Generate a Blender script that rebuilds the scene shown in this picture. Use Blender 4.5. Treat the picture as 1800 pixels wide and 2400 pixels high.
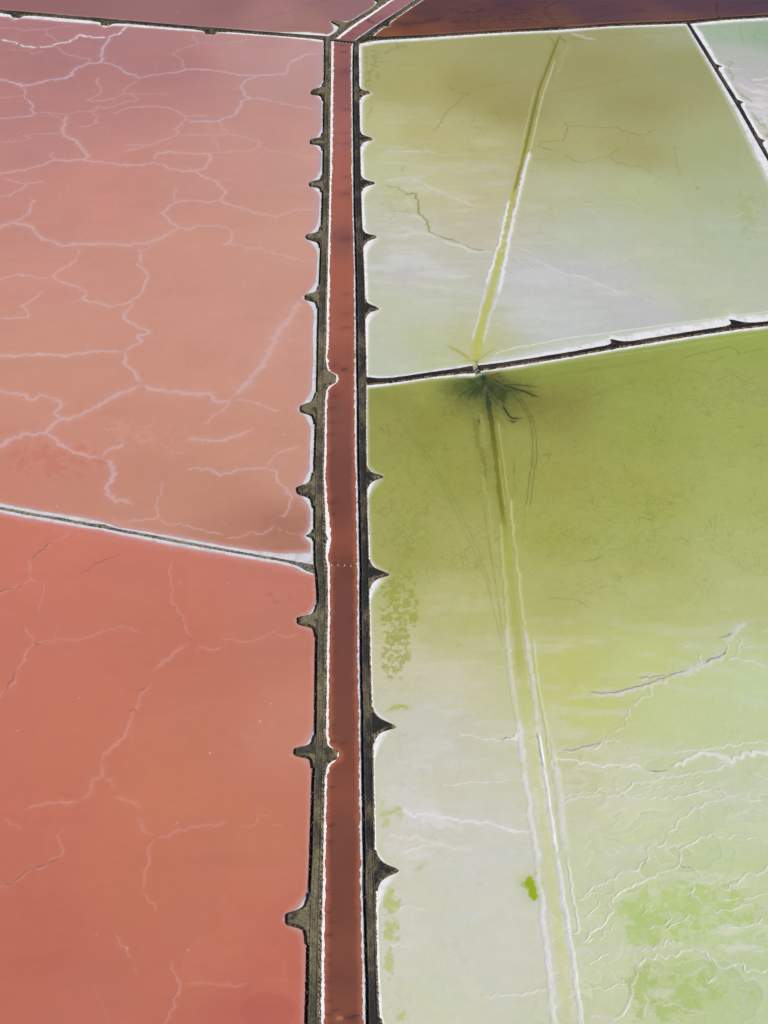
import bpy, math, random
import numpy as np
for o in list(bpy.data.objects): bpy.data.objects.remove(o)
sc = bpy.context.scene
col = sc.collection
rng = np.random.default_rng(7); random.seed(7)
R = math.radians

# ---------------------------------------------------------------- camera, sky, sun, exposure
FPX, CX, CY, YH, HC = 2700.0, 900.0, 1200.0, -1970.0, 500.0   # lens in photo pixels, centre, horizon row, height (m)
PITCH = math.atan((CY - YH) / FPX)
cam = bpy.data.cameras.new('camera'); co = bpy.data.objects.new('camera', cam); col.objects.link(co)
co.location = (0, 0, HC); co.rotation_euler = (math.pi/2 - PITCH, 0, 0)
cam.sensor_fit = 'VERTICAL'; cam.sensor_height = 36; cam.lens = 36*FPX/2400
cam.clip_start = 1; cam.clip_end = 60000
sc.camera = co
sc.render.resolution_x, sc.render.resolution_y = 768, 1024

SUN_EL, SUN_AZ = R(46), R(-20)          # azimuth measured from +X towards +Y
w = bpy.data.worlds.new('World'); sc.world = w; w.use_nodes = True
nt = w.node_tree; bg = nt.nodes['Background']
sky = nt.nodes.new('ShaderNodeTexSky'); sky.sky_type = 'NISHITA'; sky.sun_disc = False
sky.sun_elevation = SUN_EL; sky.sun_rotation = math.pi/2 - SUN_AZ
nt.links.new(sky.outputs[0], bg.inputs[0]); bg.inputs[1].default_value = 0.05
sl = bpy.data.lights.new('sun', 'SUN'); sl.energy = 4.3; sl.angle = R(0.5); sl.color = (1, 0.955, 0.89)
so = bpy.data.objects.new('sun', sl); col.objects.link(so)
so.rotation_euler = (math.pi/2 - SUN_EL, 0, SUN_AZ + math.pi/2)
so.location = (300, -50, 400)
vs = sc.view_settings; vs.view_transform = 'Standard'; vs.look = 'None'; vs.exposure = 0; vs.gamma = 1

# ---------------------------------------------------------------- plan geometry helpers
SP, CP = math.sin(PITCH), math.cos(PITCH)
def G(px, py, z=0.0):
    """survey: photo pixel -> point of the plan (metres) at height z"""
    px = np.asarray(px, float); py = np.asarray(py, float)
    a = (px - CX)/FPX; b = (py - CY)/FPX
    dy = CP - b*SP; dz = -SP - b*CP
    k = (z - HC)/dz
    return np.stack([a*k, dy*k], -1)
def to_px(P):
    dx, dy, dz = P[:, 0], P[:, 1], -HC
    zc = dy*CP - dz*SP; yc = dy*SP + dz*CP
    return CX + FPX*dx/zc, CY - FPX*yc/zc
def mpp(py):                       # metres per photo pixel, across
    return HC*FPX/(FPX*SP + (py - CY)*CP)/FPX
T256 = np.random.default_rng(3).random((256, 256))
def vnoise(x, y, seed=0):
    x = x + seed*17.31; y = y + seed*31.77
    ix = np.floor(x).astype(np.int64); iy = np.floor(y).astype(np.int64)
    fx = x - ix; fy = y - iy
    fx = fx*fx*(3 - 2*fx); fy = fy*fy*(3 - 2*fy)
    ix &= 255; iy &= 255; jx = (ix + 1) & 255; jy = (iy + 1) & 255
    return (T256[ix, iy]*(1-fx) + T256[jx, iy]*fx)*(1-fy) + (T256[ix, jy]*(1-fx) + T256[jx, jy]*fx)*fy
def fbm(x, y, scale, octv=4, seed=0, gain=0.5):
    r = 0; a = 1; t = 0; f = 1/scale
    for i in range(octv):
        r = r + a*vnoise(x*f, y*f, seed + i*5); t += a; a *= gain; f *= 2.03
    return r/t
def sstep(a, b, x):
    t = np.clip((x - a)/(b - a), 0, 1); return t*t*(3 - 2*t)
def lin(c):
    c = np.asarray(c, float)/255.0
    return np.where(c <= 0.04045, c/12.92, ((c + 0.055)/1.055)**2.4)
def resample(P, ds):
    P = np.asarray(P, float); d = np.hypot(*np.diff(P, axis=0).T); s = np.r_[0, np.cumsum(d)]
    n = max(2, int(s[-1]/ds) + 1); q = np.linspace(0, s[-1], n)
    return np.stack([np.interp(q, s, P[:, 0]), np.interp(q, s, P[:, 1])], -1), q
def smooth(P, it=2):
    P = np.asarray(P, float)
    for _ in range(it):
        q = np.empty((2*len(P), 2)); q[0::2] = P; q[1:-1:2] = (P[:-1] + P[1:])/2; q = q[:-1]
        r = q.copy(); r[1:-1] = (q[:-2] + 2*q[1:-1] + q[2:])/4; P = r
    return P
def normals(P):
    t = np.gradient(P, axis=0); t /= np.maximum(np.hypot(t[:, 0], t[:, 1]), 1e-9)[:, None]
    return t, np.stack([-t[:, 1], t[:, 0]], -1)          # tangent, left normal
class Bins:
    def __init__(s, P, c=6.0):
        s.P = P; s.c = c; k = np.floor(P/c).astype(np.int64); s.o = k.min(0); k -= s.o
        s.w = int(k[:, 1].max()) + 1; s.h = int(k[:, 0].max()) + 1
        key = k[:, 0]*s.w + k[:, 1]; s.idx = np.argsort(key, kind='stable')
        s.start = np.searchsorted(key[s.idx], np.arange(s.h*s.w + 1))
    def box(s, lo, hi):
        a = np.floor(lo/s.c).astype(int) - s.o; b = np.floor(hi/s.c).astype(int) - s.o
        a = np.maximum(a, 0); b = np.minimum(b, [s.h - 1, s.w - 1])
        if a[0] > b[0] or a[1] > b[1]: return np.empty(0, int)
        return np.concatenate([s.idx[s.start[i*s.w + a[1]]:s.start[i*s.w + b[1] + 1]] for i in range(a[0], b[0] + 1)])
def dist(bins, V, maxd):
    """distance, signed side and arc position of the binned points near polyline V"""
    A = V[:-1]; D = V[1:] - A; L = np.maximum((D**2).sum(1), 1e-12); s0 = np.r_[0, np.cumsum(np.sqrt(L))]
    out = {}
    I_, d_, sg_, s_, n_ = [], [], [], [], []
    for k in range(0, len(A), 8):
        a = A[k:k+8]; d = D[k:k+8]; l = L[k:k+8]; e = np.vstack([a, a[-1] + d[-1]])
        I = bins.box(e.min(0) - maxd, e.max(0) + maxd)
        if not len(I): continue
        p = bins.P[I][:, None] - a
        t = np.clip((p*d).sum(2)/l, 0, 1); q = p - t[..., None]*d; dd = (q**2).sum(2)
        j = dd.argmin(1); r = np.arange(len(I)); m = dd[r, j] < maxd*maxd
        cr = d[j, 0]*p[r, j, 1] - d[j, 1]*p[r, j, 0]
        I_.append(I[m]); d_.append(np.sqrt(dd[r, j])[m]); sg_.append(np.sign(cr)[m]); s_.append((s0[k + j] + t[r, j]*np.sqrt(l[j]))[m]); n_.append(q[r, j, 1][m])
    if not I_: return None
    I = np.concatenate(I_); d = np.concatenate(d_); sg = np.concatenate(sg_); s = np.concatenate(s_); nn = np.concatenate(n_)
    if not len(I): return None
    o = np.lexsort((d, I)); I, d, sg, s, nn = I[o], d[o], sg[o], s[o], nn[o]
    f = np.r_[True, I[1:] != I[:-1]]
    return I[f], d[f], sg[f], s[f], s0[-1], nn[f]
def inpoly(P, poly):
    x, y = P[:, 0], P[:, 1]; r = np.zeros(len(P), bool); n = len(poly)
    for i in range(n):
        x1, y1 = poly[i]; x2, y2 = poly[(i+1) % n]
        if y1 == y2: continue
        c = (y1 > y) != (y2 > y); r ^= c & (x < (x2 - x1)*(y - y1)/(y2 - y1) + x1)
    return r

# ---------------------------------------------------------------- mesh helpers
def add_mesh(name, verts, faces, mat, parent=None, colr=None, attrs=None, smooth_=True):
    me = bpy.data.meshes.new(name)
    V = np.asarray(verts, np.float32); F = np.asarray(faces, np.int32); k = F.shape[1]
    me.vertices.add(len(V)); me.vertices.foreach_set('co', V.ravel())
    me.loops.add(F.size); me.loops.foreach_set('vertex_index', F.ravel())
    me.polygons.add(len(F)); me.polygons.foreach_set('loop_start', np.arange(0, F.size, k, dtype=np.int32))
    me.polygons.foreach_set('loop_total', np.full(len(F), k, np.int32))
    if smooth_: me.polygons.foreach_set('use_smooth', np.ones(len(F), bool))
    me.update(calc_edges=True)
    if colr is not None:
        a = me.color_attributes.new('Col', 'FLOAT_COLOR', 'POINT')
        c = np.ones((len(V), 4), np.float32); c[:, :3] = colr; a.data.foreach_set('color', c.ravel())
    for kx, vx in (attrs or {}).items():
        a = me.attributes.new(kx, 'FLOAT', 'POINT'); a.data.foreach_set('value', np.asarray(vx, np.float32))
    me.materials.append(mat)
    o = bpy.data.objects.new(name, me); col.objects.link(o)
    if parent: o.parent = parent
    return o
def grid_faces(n, m):
    i = np.arange(n*m).reshape(n, m)
    return np.stack([i[:-1, :-1], i[1:, :-1], i[1:, 1:], i[:-1, 1:]], -1).reshape(-1, 4)
def tag(o, label=None, cat=None, group=None, kind=None):
    for k, v in (('label', label), ('category', cat), ('group', group), ('kind', kind)):
        if v: o[k] = v
    return o
def empty(name, loc=(0, 0, 0)):
    o = bpy.data.objects.new(name, None); col.objects.link(o); o.location = loc; o.empty_display_size = 2; return o

# ---------------------------------------------------------------- materials
def mat(name, rough=0.6, spec=0.3, ntex=((0.9, 0.12),), bump=0.0, bscale=1.0, crack=False, speck=0.0, ripple=False, bdist=0.1):
    m = bpy.data.materials.new(name); m.use_nodes = True; t = m.node_tree; N = t.nodes; Lk = t.links
    b = N['Principled BSDF']; b.inputs['Roughness'].default_value = rough; b.inputs['Specular IOR Level'].default_value = spec
    geo = N.new('ShaderNodeNewGeometry')
    at = N.new('ShaderNodeAttribute'); at.attribute_name = 'Col'; cur = at.outputs['Color']
    def noise(sc_, det=4, ro=0.6, vec=None):
        n = N.new('ShaderNodeTexNoise'); n.inputs['Scale'].default_value = sc_; n.inputs['Detail'].default_value = det
        n.inputs['Roughness'].default_value = ro; Lk.new(vec or geo.outputs['Position'], n.inputs['Vector']); return n
    def rng_(sock, a, b2, c, d):
        r = N.new('ShaderNodeMapRange'); r.inputs[1].default_value = a; r.inputs[2].default_value = b2
        r.inputs[3].default_value = c; r.inputs[4].default_value = d; Lk.new(sock, r.inputs[0]); return r.outputs[0]
    def mul(c, f):
        x = N.new('ShaderNodeMix'); x.data_type = 'RGBA'; x.blend_type = 'MULTIPLY'; x.inputs[0].default_value = 1
        Lk.new(c, x.inputs[6]); Lk.new(f, x.inputs[7]); return x.outputs[2]
    for s_, amp in ntex:
        cur = mul(cur, rng_(noise(s_).outputs['Fac'], 0.25, 0.75, 1 - amp, 1 + amp))
    if speck:
        v = N.new('ShaderNodeTexVoronoi'); v.inputs['Scale'].default_value = 2.2; Lk.new(geo.outputs['Position'], v.inputs['Vector'])
        s = N.new('ShaderNodeSeparateColor'); Lk.new(v.outputs['Color'], s.inputs[0])
        cur = mul(cur, rng_(s.outputs[0], 0, 1, 1 - speck, 1 + speck))
    if crack:
        n = noise(0.35, 3); add = N.new('ShaderNodeVectorMath'); add.operation = 'MULTIPLY_ADD'
        add.inputs[1].default_value = (3.2, 3.2, 0); Lk.new(n.outputs['Color'], add.inputs[0]); Lk.new(geo.outputs['Position'], add.inputs[2])
        ca = N.new('ShaderNodeAttribute'); ca.attribute_name = 'crack'
        for sc_, th, st in ((0.16, 0.05, 0.20), (0.42, 0.07, 0.15)):
            v = N.new('ShaderNodeTexVoronoi'); v.feature = 'DISTANCE_TO_EDGE'; v.inputs['Scale'].default_value = sc_
            Lk.new(add.outputs[0], v.inputs['Vector'])
            ln = rng_(v.outputs['Distance'], 0, th, 1, 0)
            gate = rng_(noise(0.05 if sc_ < 0.3 else 0.09, 3).outputs['Fac'], 0.45, 0.62, 0, 1)
            k = N.new('ShaderNodeMath'); k.operation = 'MULTIPLY'; Lk.new(ln, k.inputs[0]); Lk.new(gate, k.inputs[1])
            k2 = N.new('ShaderNodeMath'); k2.operation = 'MULTIPLY'; Lk.new(k.outputs[0], k2.inputs[0]); Lk.new(ca.outputs['Fac'], k2.inputs[1])
            cur = mul(cur, rng_(k2.outputs[0], 0, 1, 1, 1 - st))
    Lk.new(cur, b.inputs['Base Color'])
    if bump:
        n = noise(bscale, 5, 0.65)
        hs = n.outputs['Fac']
        if ripple:
            ra = N.new('ShaderNodeAttribute'); ra.attribute_name = 'ripple'
            mp = N.new('ShaderNodeMapping'); mp.inputs['Scale'].default_value = (0.55, 1.5, 1); mp.inputs['Rotation'].default_value = (0, 0, R(-30))
            Lk.new(geo.outputs['Position'], mp.inputs['Vector'])
            n2 = noise(1.0, 4, 0.6, mp.outputs[0])
            k = N.new('ShaderNodeMath'); k.operation = 'MULTIPLY'; Lk.new(n2.outputs['Fac'], k.inputs[0]); Lk.new(ra.outputs['Fac'], k.inputs[1])
            k2 = N.new('ShaderNodeMath'); k2.operation = 'MULTIPLY_ADD'; k2.inputs[1].default_value = 9.0
            Lk.new(k.outputs[0], k2.inputs[0]); Lk.new(hs, k2.inputs[2]); hs = k2.outputs[0]
        bp = N.new('ShaderNodeBump'); bp.inputs['Strength'].default_value = bump; bp.inputs['Distance'].default_value = bdist
        Lk.new(hs, bp.inputs['Height']); Lk.new(bp.outputs[0], b.inputs['Normal'])
    return m
M_POND = mat('brine', 0.30, 0.28, ((1.3, 0.018), (0.22, 0.02)), 0.12, 1.6)
M_GREEN = mat('green_brine', 0.34, 0.25, ((1.6, 0.025), (0.3, 0.025)), 0.15, 1.6, crack=True, ripple=True)
M_EARTH = mat('earth', 0.95, 0.1, ((0.8, 0.25), (3.0, 0.25)), 0.8, 2.0, speck=0.35, bdist=0.25)
M_ROCK = mat('rock', 0.9, 0.2, ((1.5, 0.3),), 0.5, 4.0)
M_SALT = mat('salt', 0.7, 0.25, ((1.2, 0.05), (4.0, 0.05)), 0.5, 1.8, bdist=0.15)
M_WOOD = mat('weathered_wood', 0.85, 0.2, ((2.0, 0.25),), 0.3, 5.0)

# ---------------------------------------------------------------- dykes
DY = {}
def make_dyke_frame(key, axis_pts, H, rows, ds=0.45):
    """rows: (s_point(xy), footL, topL, topR, footR, crustL, crustR) offsets in metres, + to the left"""
    ax = smooth(axis_pts, 3); ax, s = resample(ax, ds)
    t, n = normals(ax)
    d = dict(ax=ax, s=s, n=n, t=t, H=H, L=s[-1])
    rows = np.asarray(rows, float)
    # station of each row
    st = np.array([s[((ax - r[:2])**2).sum(1).argmin()] for r in rows]); o = np.argsort(st)
    for i, nm in enumerate(('fl', 'tl', 'tr', 'fr', 'cl', 'cr')):
        d[nm] = np.interp(s, st[o], rows[o, 2 + i])
    d['spurs'] = []; d['bl'] = np.zeros(len(s)); d['br'] = np.zeros(len(s)); d['hn'] = np.ones(len(s)); DY[key] = d
    return d
def canal_dyke(key, tab, H):
    tab = np.array(tab, float)[::-1]     # from the near end to the far end
    y = tab[:, 0]
    mid = G((tab[:, 2] + tab[:, 3])/2, y, H)
    ax = smooth(mid, 2); t, n = normals(mid)
    rows = []
    for k in range(len(tab)):
        def off(x, z): return float(((G(x, y[k], z) - mid[k])*n[k]).sum())
        def offr(x, z):
            p = G(x, y[k], z); return float((p[0] - (mid[k][0] + (p[1]-mid[k][1])*t[k][0]/t[k][1]))*-1*abs(t[k][1]))
        m = mpp(y[k])
        rows.append((*mid[k], offr(tab[k, 1], 0), offr(tab[k, 2], H), offr(tab[k, 3], H), offr(tab[k, 4], 0), tab[k, 5]*m, tab[k, 6]*m))
    return make_dyke_frame(key, mid, H, rows)
def line_dyke(key, pts, H):
    """pts rows: px, py, half_top_L, half_top_R, slope_L, slope_R, crust_L, crust_R (metres)"""
    p = np.array(pts, float); mid = G(p[:, 0], p[:, 1], H)
    rows = [(*mid[k], p[k, 2] + p[k, 4], p[k, 2], -p[k, 3], -p[k, 3] - p[k, 5], p[k, 6], p[k, 7]) for k in range(len(p))]
    return make_dyke_frame(key, mid, H, rows)
def spur(key, side, tip, y0=None, y1=None, p=3.0, w=None, asym=1.0, shear=0.0, fil=(1.0, 1.0), L=None):
    d = DY[key]; P = G(*tip)
    i = ((d['ax'] - P)**2).sum(1).argmin(); sc_ = d['s'][i]
    tt = ((P - d['ax'][i])*d['n'][i]).sum(); foot = d['fl'][i] if side > 0 else d['fr'][i]
    Ls = L or max(abs(tt) - abs(foot), 1.0)
    if w is None:
        w = abs(G(tip[0], y0)[1] - G(tip[0], y1)[1])*(0.27 if p < 3.2 else .36)
    x = (d['s'] - sc_); x = np.where(x < 0, x/w, x/(w*asym))
    if p >= 3.2: b = Ls*(.80/(1 + np.abs(x*1.02)**(p + 2.2)) + .20/(1 + np.abs(x/1.9)**2.6))          # blunt tongue
    else: b = Ls*(.55/(1 + np.abs(x/.72)**2.6) + .45*np.exp(-np.abs(x/1.15)**1.25))                    # flared thorn
    b = b*(1 + .10*(fbm(d['s'], d['s']*0 + tip[1], 3.0, 2, 3) - .5)); b = b*(b > 0.05*Ls)
    if not shear: shear = (((tip[1]*7.31) % 1) - .5)*1.8
    d['spurs'].append(dict(side=side, s=sc_, w=w, asym=asym, L=Ls, b=b, shear=shear, fil=fil))
    k = 'bl' if side > 0 else 'br'; d[k] = np.maximum(d[k], b)

#      y   footL topL  topR  footR crL crR   (photo pixels)
LEFT = [(86, 757, 763, 772, 778, 1.5, 3.5), (100, 757.5, 763, 772, 777.8, 1.5, 4), (150, 758.2, 762.8, 770.5, 777.6, 1, 3.5), (200, 757.0, 762.4, 769.6, 777.4, 1.5, 3.2), (260, 755.0, 760.3, 769.3, 775.5, 2.6, 4), (330, 755.5, 760, 769.6, 775, 2.5, 4), (400, 755.0, 759.5, 770, 774.6, 4, 3.2), (490, 751.5, 757.3, 767, 772, 5, 3.2), (600, 749.0, 753.5, 765.6, 770, 6.5, 3.6), (680, 745.5, 749.7, 762.5, 767.8, 8, 3.8), (780, 741.3, 746, 760.3, 766.3, 9, 3.8), (830, 740.5, 746.3, 759, 764.4, 9, 3.6), (940, 738.5, 744.8, 757.6, 762.9, 8.5, 3.2), (1050, 733.8, 740.3, 755.3, 761.4, 8, 3.2), (1115, 732, 738.8, 753.8, 759, 8, 3.4), (1200, 733, 739.5, 756.9, 763.6, 6.5, 6), (1240, 733, 739.5, 755, 765, 7, 9), (1275, 733, 739.5, 755, 765.5, 6, 8), (1300, 733, 740, 757, 764.5, 8, 3), (1330, 733.5, 740.3, 759, 769, 1, 4.2), (1345, 738.5, 744.5, 760.5, 769.4, .4, 3.4), (1390, 742, 747.8, 762.9, 769.7, .4, 3.2), (1420, 741.8, 747, 763.6, 770.4, .4, 3.2), (1500, 738.8, 744, 760.6, 768, .5, 3.2), (1600, 736.5, 743.3, 759, 767.4, .5, 3.2), (1690, 736.5, 742.5, 759, 765.9, .6, 3.6), (1720, 736.5, 742.3, 758.6, 764.9, .8, 3.8), (1840, 729.3, 736, 755, 762, .6, 3.4), (1920, 726.9, 735, 753, 760.4, .6, 3.8), (2030, 724, 732, 751, 758.6, .6, 3.8), (2080, 722.4, 728.7, 747.7, 757.8, .6, 3.8), (2200, 717.9, 725, 746, 755.8, .6, 3.8), (2300, 716, 725, 744, 755, .6, 4.2), (2400, 714, 721.5, 743, 754, .6, 4.6), (2650, 704, 712, 738, 750, .6, 5)]
LEFT = [r for r in LEFT]
RIGHT = [(94, 829.5, 831.5, 839, 844, 3.5, 6), (110, 826.5, 830.5, 838.5, 842, 3.8, 6), (150, 826.3, 829.6, 840.5, 842, 3.3, 6), (200, 825.7, 829.8, 841, 842.5, 2.8, 6), (290, 826.3, 830.2, 842, 844, 2.2, 6), (400, 827.3, 831.9, 844.5, 846.5, 3.2, 7), (490, 828, 832.3, 846, 848, 2.5, 7), (600, 831, 836.4, 851.4, 853, 2.2, 8.5), (680, 833.4, 837.9, 854, 856, 3, 7), (780, 834.9, 838.6, 855, 857, 3.8, 7), (830, 834, 839, 856.5, 858.5, 3.2, 5.5), (885, 834.6, 840, 858, 860, 4, 3), (940, 835.2, 841.2, 857, 859, 4, 1.6), (1050, 835.4, 841.2, 857, 859, 3.8, 1.8), (1115, 837.5, 843.5, 858.5, 861, 4, 2), (1200, 839, 845, 859.5, 861.5, 3.8, 2.2), (1260, 840.5, 846.5, 862, 864, 4.2, 2.8), (1330, 842, 848, 863, 866, 4.6, 2.8), (1390, 842, 847.3, 863.5, 866, 4, 2.2), (1500, 842.7, 848, 865, 868.5, 4.6, 2.6), (1600, 843.5, 849.5, 867, 870.5, 4.6, 2.4), (1690, 846.5, 851.8, 871, 874.4, 4.4, 2), (1720, 846, 851, 871, 875, 4.6, 2), (1840, 847, 853.5, 873, 877, 5, 2.6), (1920, 849, 855.3, 874.5, 878.5, 5.4, 2.6), (2030, 850.8, 857, 875.5, 880, 6, 3), (2080, 850.6, 856.5, 877.5, 882, 5, 3), (2200, 852.6, 859.8, 879, 884, 5.5, 4), (2300, 855.3, 863.4, 881.5, 886.5, 5.2, 5), (2400, 856.5, 865, 886, 891.5, 5, 6), (2650, 862, 872, 896, 903, 5, 6)]
canal_dyke('left', LEFT, 1.7)
canal_dyke('right', RIGHT, 1.7)
for tip, a, b, p in (((729, 217), 208, 228, 4), ((726, 334), 326, 346, 4), ((724, 433), 424, 444, 4), ((717, 558), 549, 573, 3.4), ((713, 699), 688, 713, 3.4), ((703, 960), 943, 979, 3.3), ((695, 1151), 1134, 1173, 3.3), ((716, 1256), 1248, 1268, 2.6)):
    spur('left', 1, tip, a, b, p, fil=(0.75, 1.0))
for tip, a, b, p in (((696, 1457), 1440, 1477, 5), ((688, 1763), 1744, 1782, 5), ((668, 2153), 2125, 2182, 4.5)):
    spur('left', 1, tip, a, b, p, fil=(0.0, 0.62))
for tip, a, b, p in (((788, 888), 868, 908, 3.4), ((792, 1770), 1748, 1793, 4), ((768, 1262), 1252, 1270, 3)):
    spur('left', -1, tip, a, b, p, fil=(0.35, 0.3))
for tip, a, b, p in (((868, 219), 206, 230, 2.4), ((874, 326), 312, 338, 2.6), ((879, 431), 416, 444, 2.6), ((884, 558), 541, 572, 2.6), ((889, 723), 703, 738, 2.5), ((899, 1118), 1098, 1137, 2.5), ((912, 1346), 1316, 1366, 2.2), ((929, 1700), 1664, 1726, 2.3), ((937, 2040), 1996, 2068, 2.2), ((968, 2465), 2395, 2520, 2.2)):
    spur('right', -1, tip, a, b, p, fil=(0.85, 0.35))
Hn = 1.3
line_dyke('upper_left', [(-320, 2, 1.5, 1.5, 1.5, 1.8, .8, 5), (0, 24, 1.5, 1.5, 1.5, 1.8, .8, 5.5), (136, 36, 1.5, 1.5, 1.5, 1.8, 1.0, 5.0), (244, 45, 1.5, 1.6, 1.5, 1.8, 1.0, 4.5), (380, 57, 1.5, 1.5, 1.5, 1.8, 1.0, 3.0), (488, 66, 1.5, 1.5, 1.5, 1.6, 1.0, 2.2), (651, 78, 1.4, 1.5, 1.4, 1.6, 1.6, 1.2), (720, 83.5, 1.5, 1.6, 1.4, 1.6, 6, 2.2), (752, 86, 1.8, 2.5, 1.4, 1.6, 5, 3.0), (772, 88, 2, 3, 1.4, 1.6, 2, 1)], 1.25)
for x in (43, 252, 495): spur('upper_left', -1, (x, {43: 33.5, 252: 53.5, 495: 74.5}[x]), w=5.0, p=5, fil=(.25, .25), L=6.0)
line_dyke('upper_diagonal_left', [(768, 92, 2.0, 1.8, 1.4, 2.0, .8, 1), (783, 82, 2.0, 1.8, 1.4, 2.2, 3.5, 1.6), (801, 68, 1.7, 1.5, 1.4, 2.0, 1.6, 1.9), (832, 46.5, 1.5, 1.3, 1.3, 1.8, 1.2, 1.6), (866, 26, 1.5, 1.3, 1.3, 1.8, 1.0, 1.5), (896, 4, 1.5, 1.3, 1.3, 1.8, 1.0, 1.4), (960, -38, 1.5, 1.3, 1.3, 1.8, 1.0, 1.4), (1130, -150, 1.5, 1.3, 1.3, 1.8, 1.0, 1.4)], 1.42)
spur('upper_diagonal_left', 1, (777, 51), w=3.4, p=3.4, fil=(.5, .35))
spur('upper_diagonal_left', 1, (876, -3), w=3.4, p=3.4, fil=(.5, .5))
line_dyke('upper_diagonal_right', [(836, 97, 1.8, 2.2, 1.2, 2.0, .8, .2), (848, 88, 1.8, 2.6, 1.2, 2.6, 1.1, .2), (862, 78.5, 1.9, 3.0, 1.2, 2.6, 1.1, .2), (877, 67.5, 1.9, 2.6, 1.2, 2.0, 1.1, .2), (909, 46, 1.8, 1.9, 1.2, 1.6, 1.0, .2), (951, 17.5, 1.6, 1.6, 1.1, 1.4, .9, .2), (977, 0, 1.6, 1.6, 1.1, 1.4, .9, .2), (1030, -35, 1.6, 1.6, 1.1, 1.4, .9, .2), (1200, -145, 1.6, 1.6, 1.1, 1.4, .9, .2)], 1.38)
spur('upper_diagonal_right', -1, (914, 61.5), w=2.4, p=3.2, fil=(.1, .1))
line_dyke('upper_right', [(836, 96, 2.2, 2.4, 2, 1.6, .2, 4), (856, 93, 4.2, 2.2, 3, 1.6, .2, 4.5), (876, 89.5, 4.0, 1.8, 3, 1.6, .2, 4), (900, 88, 1.6, 1.5, 1.5, 1.5, .2, 3.6), (1000, 83.5, 1.3, 1.3, 1.2, 1.3, .2, 3.4), (1095, 76.5, 1.2, 1.2, 1.1, 1.2, .2, 3.2), (1200, 70.5, 1.1, 1.1, 1.0, 1.2, .2, 2.8), (1280, 67, 2.0, 1.4, 1.2, 1.2, .3, 2.6), (1305, 65, 2.4, 1.6, 1.2, 1.2, .8, 3.2), (1330, 64, 1.0, 1.0, 1.0, 1.2, .3, 3), (1388, 60, 1.2, 1.2, 1.0, 1.2, .3, 2), (1443, 56, 1.7, 1.2, 1.2, 1.2, .3, 2), (1530, 53.5, 1.2, 1.2, 1.2, 1.2, .3, 2.2), (1600, 50.5, 1.4, 1.4, 1.2, 1.2, .3, 2.4), (1618, 49.5, 1.5, 2.2, 1.2, 1.5, .3, 3.0), (1681, 43, 1.8, 1.4, 1.2, 1.2, .3, 4.5), (1760, 38.5, 1.4, 1.4, 1.2, 1.2, .3, 4), (1800, 36, 1.4, 1.4, 1.2, 1.2, .3, 4), (2150, 12, 1.4, 1.4, 1.2, 1.2, .3, 4)], 1.2)
spur('upper_right', 1, (1681, 37.0), w=1.6, p=3, fil=(.1, .1), L=3.0)
line_dyke('far_right', [(1612, 51, 1.0, 1.0, .8, .8, 2.5, 1.2), (1626, 74, 1.1, 1.1, .9, .8, 4.5, 1.8), (1651, 114, 1.2, 1.2, .9, .8, 3.6, 2.0), (1676, 155, 1.2, 1.2, .9, .8, 3.2, 2.4), (1705, 202, 1.2, 1.2, .9, .8, 3.2, 3.4), (1734, 249, 1.2, 1.2, .9, .8, 3.0, 4.4), (1760, 296, 1.1, 1.1, .9, .8, 2.6, 5.5), (1785, 340, 1.2, 1.2, .9, .8, 4.2, 6.5), (1800, 366, 1.0, 1.0, .9, .8, 4.2, 8), (1850, 460, 1.0, 1.0, .9, .8, 4, 9), (1960, 670, 1, 1, .9, .8, 4, 9)], 1.0)
for tip in ((1693, 155.5), (1744, 240), (1794, 330)): spur('far_right', 1, tip, w=2.2, p=2.6, fil=(.5, .6))
line_dyke('middle_right', [(846, 890, 2.5, 2.5, 1.2, 1.3, .6, .6), (866, 891, 2.6, 2.6, 1.2, 1.3, 2.2, 1.6), (885, 891.5, 1.9, 1.9, 1.2, 1.3, 2.4, 1.8), (920, 889.5, 1.5, 1.5, 1.1, 1.2, 2, 1.2), (1008, 876, 1.4, 1.4, 1.1, 1.2, 1.8, .9), (1080, 866.5, 1.6, 1.8, 1.2, 1.6, 2.6, 1.8), (1105, 863, 2.2, 2.6, 1.2, 1.8, 2.0, 2.2), (1130, 860, 1.8, 1.8, 1.2, 1.2, 2.0, .4), (1193, 851.5, 1.4, 1.4, 1.1, 1.2, 3.0, 1.6), (1334, 829, 1.35, 1.4, 1.1, 1.3, 5.0, 1.3), (1443, 808.5, 1.35, 1.4, 1.1, 1.3, 7.0, 1.5), (1605, 782.5, 1.4, 1.5, 1.1, 1.3, 8.4, 1.6), (1714, 765.5, 1.4, 1.5, 1.1, 1.3, 9, 1.6), (1800, 756, 1.4, 1.5, 1.1, 1.3, 9, 1.6), (2300, 700, 1.4, 1.5, 1.1, 1.3, 9, 1.6)], 1.2)
spur('middle_right', 1, (1438, 796), w=2.4, p=2.4, asym=1.7, shear=-2.6, fil=(.3, .3), L=5.2)
spur('middle_right', 1, (1719, 750), w=2.8, p=2.4, asym=1.8, shear=-3.4, fil=(.3, .3), L=6.0)
d = DY['middle_right']; sbr = np.array([d['s'][((d['ax'] - G(x, y, 1.2))**2).sum(1).argmin()] for x, y in ((1111, 862), (1121, 861))])
d['hn'] *= 1 - 1.25*np.exp(-((d['s'] - sbr.mean())/1.9)**4)
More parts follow.
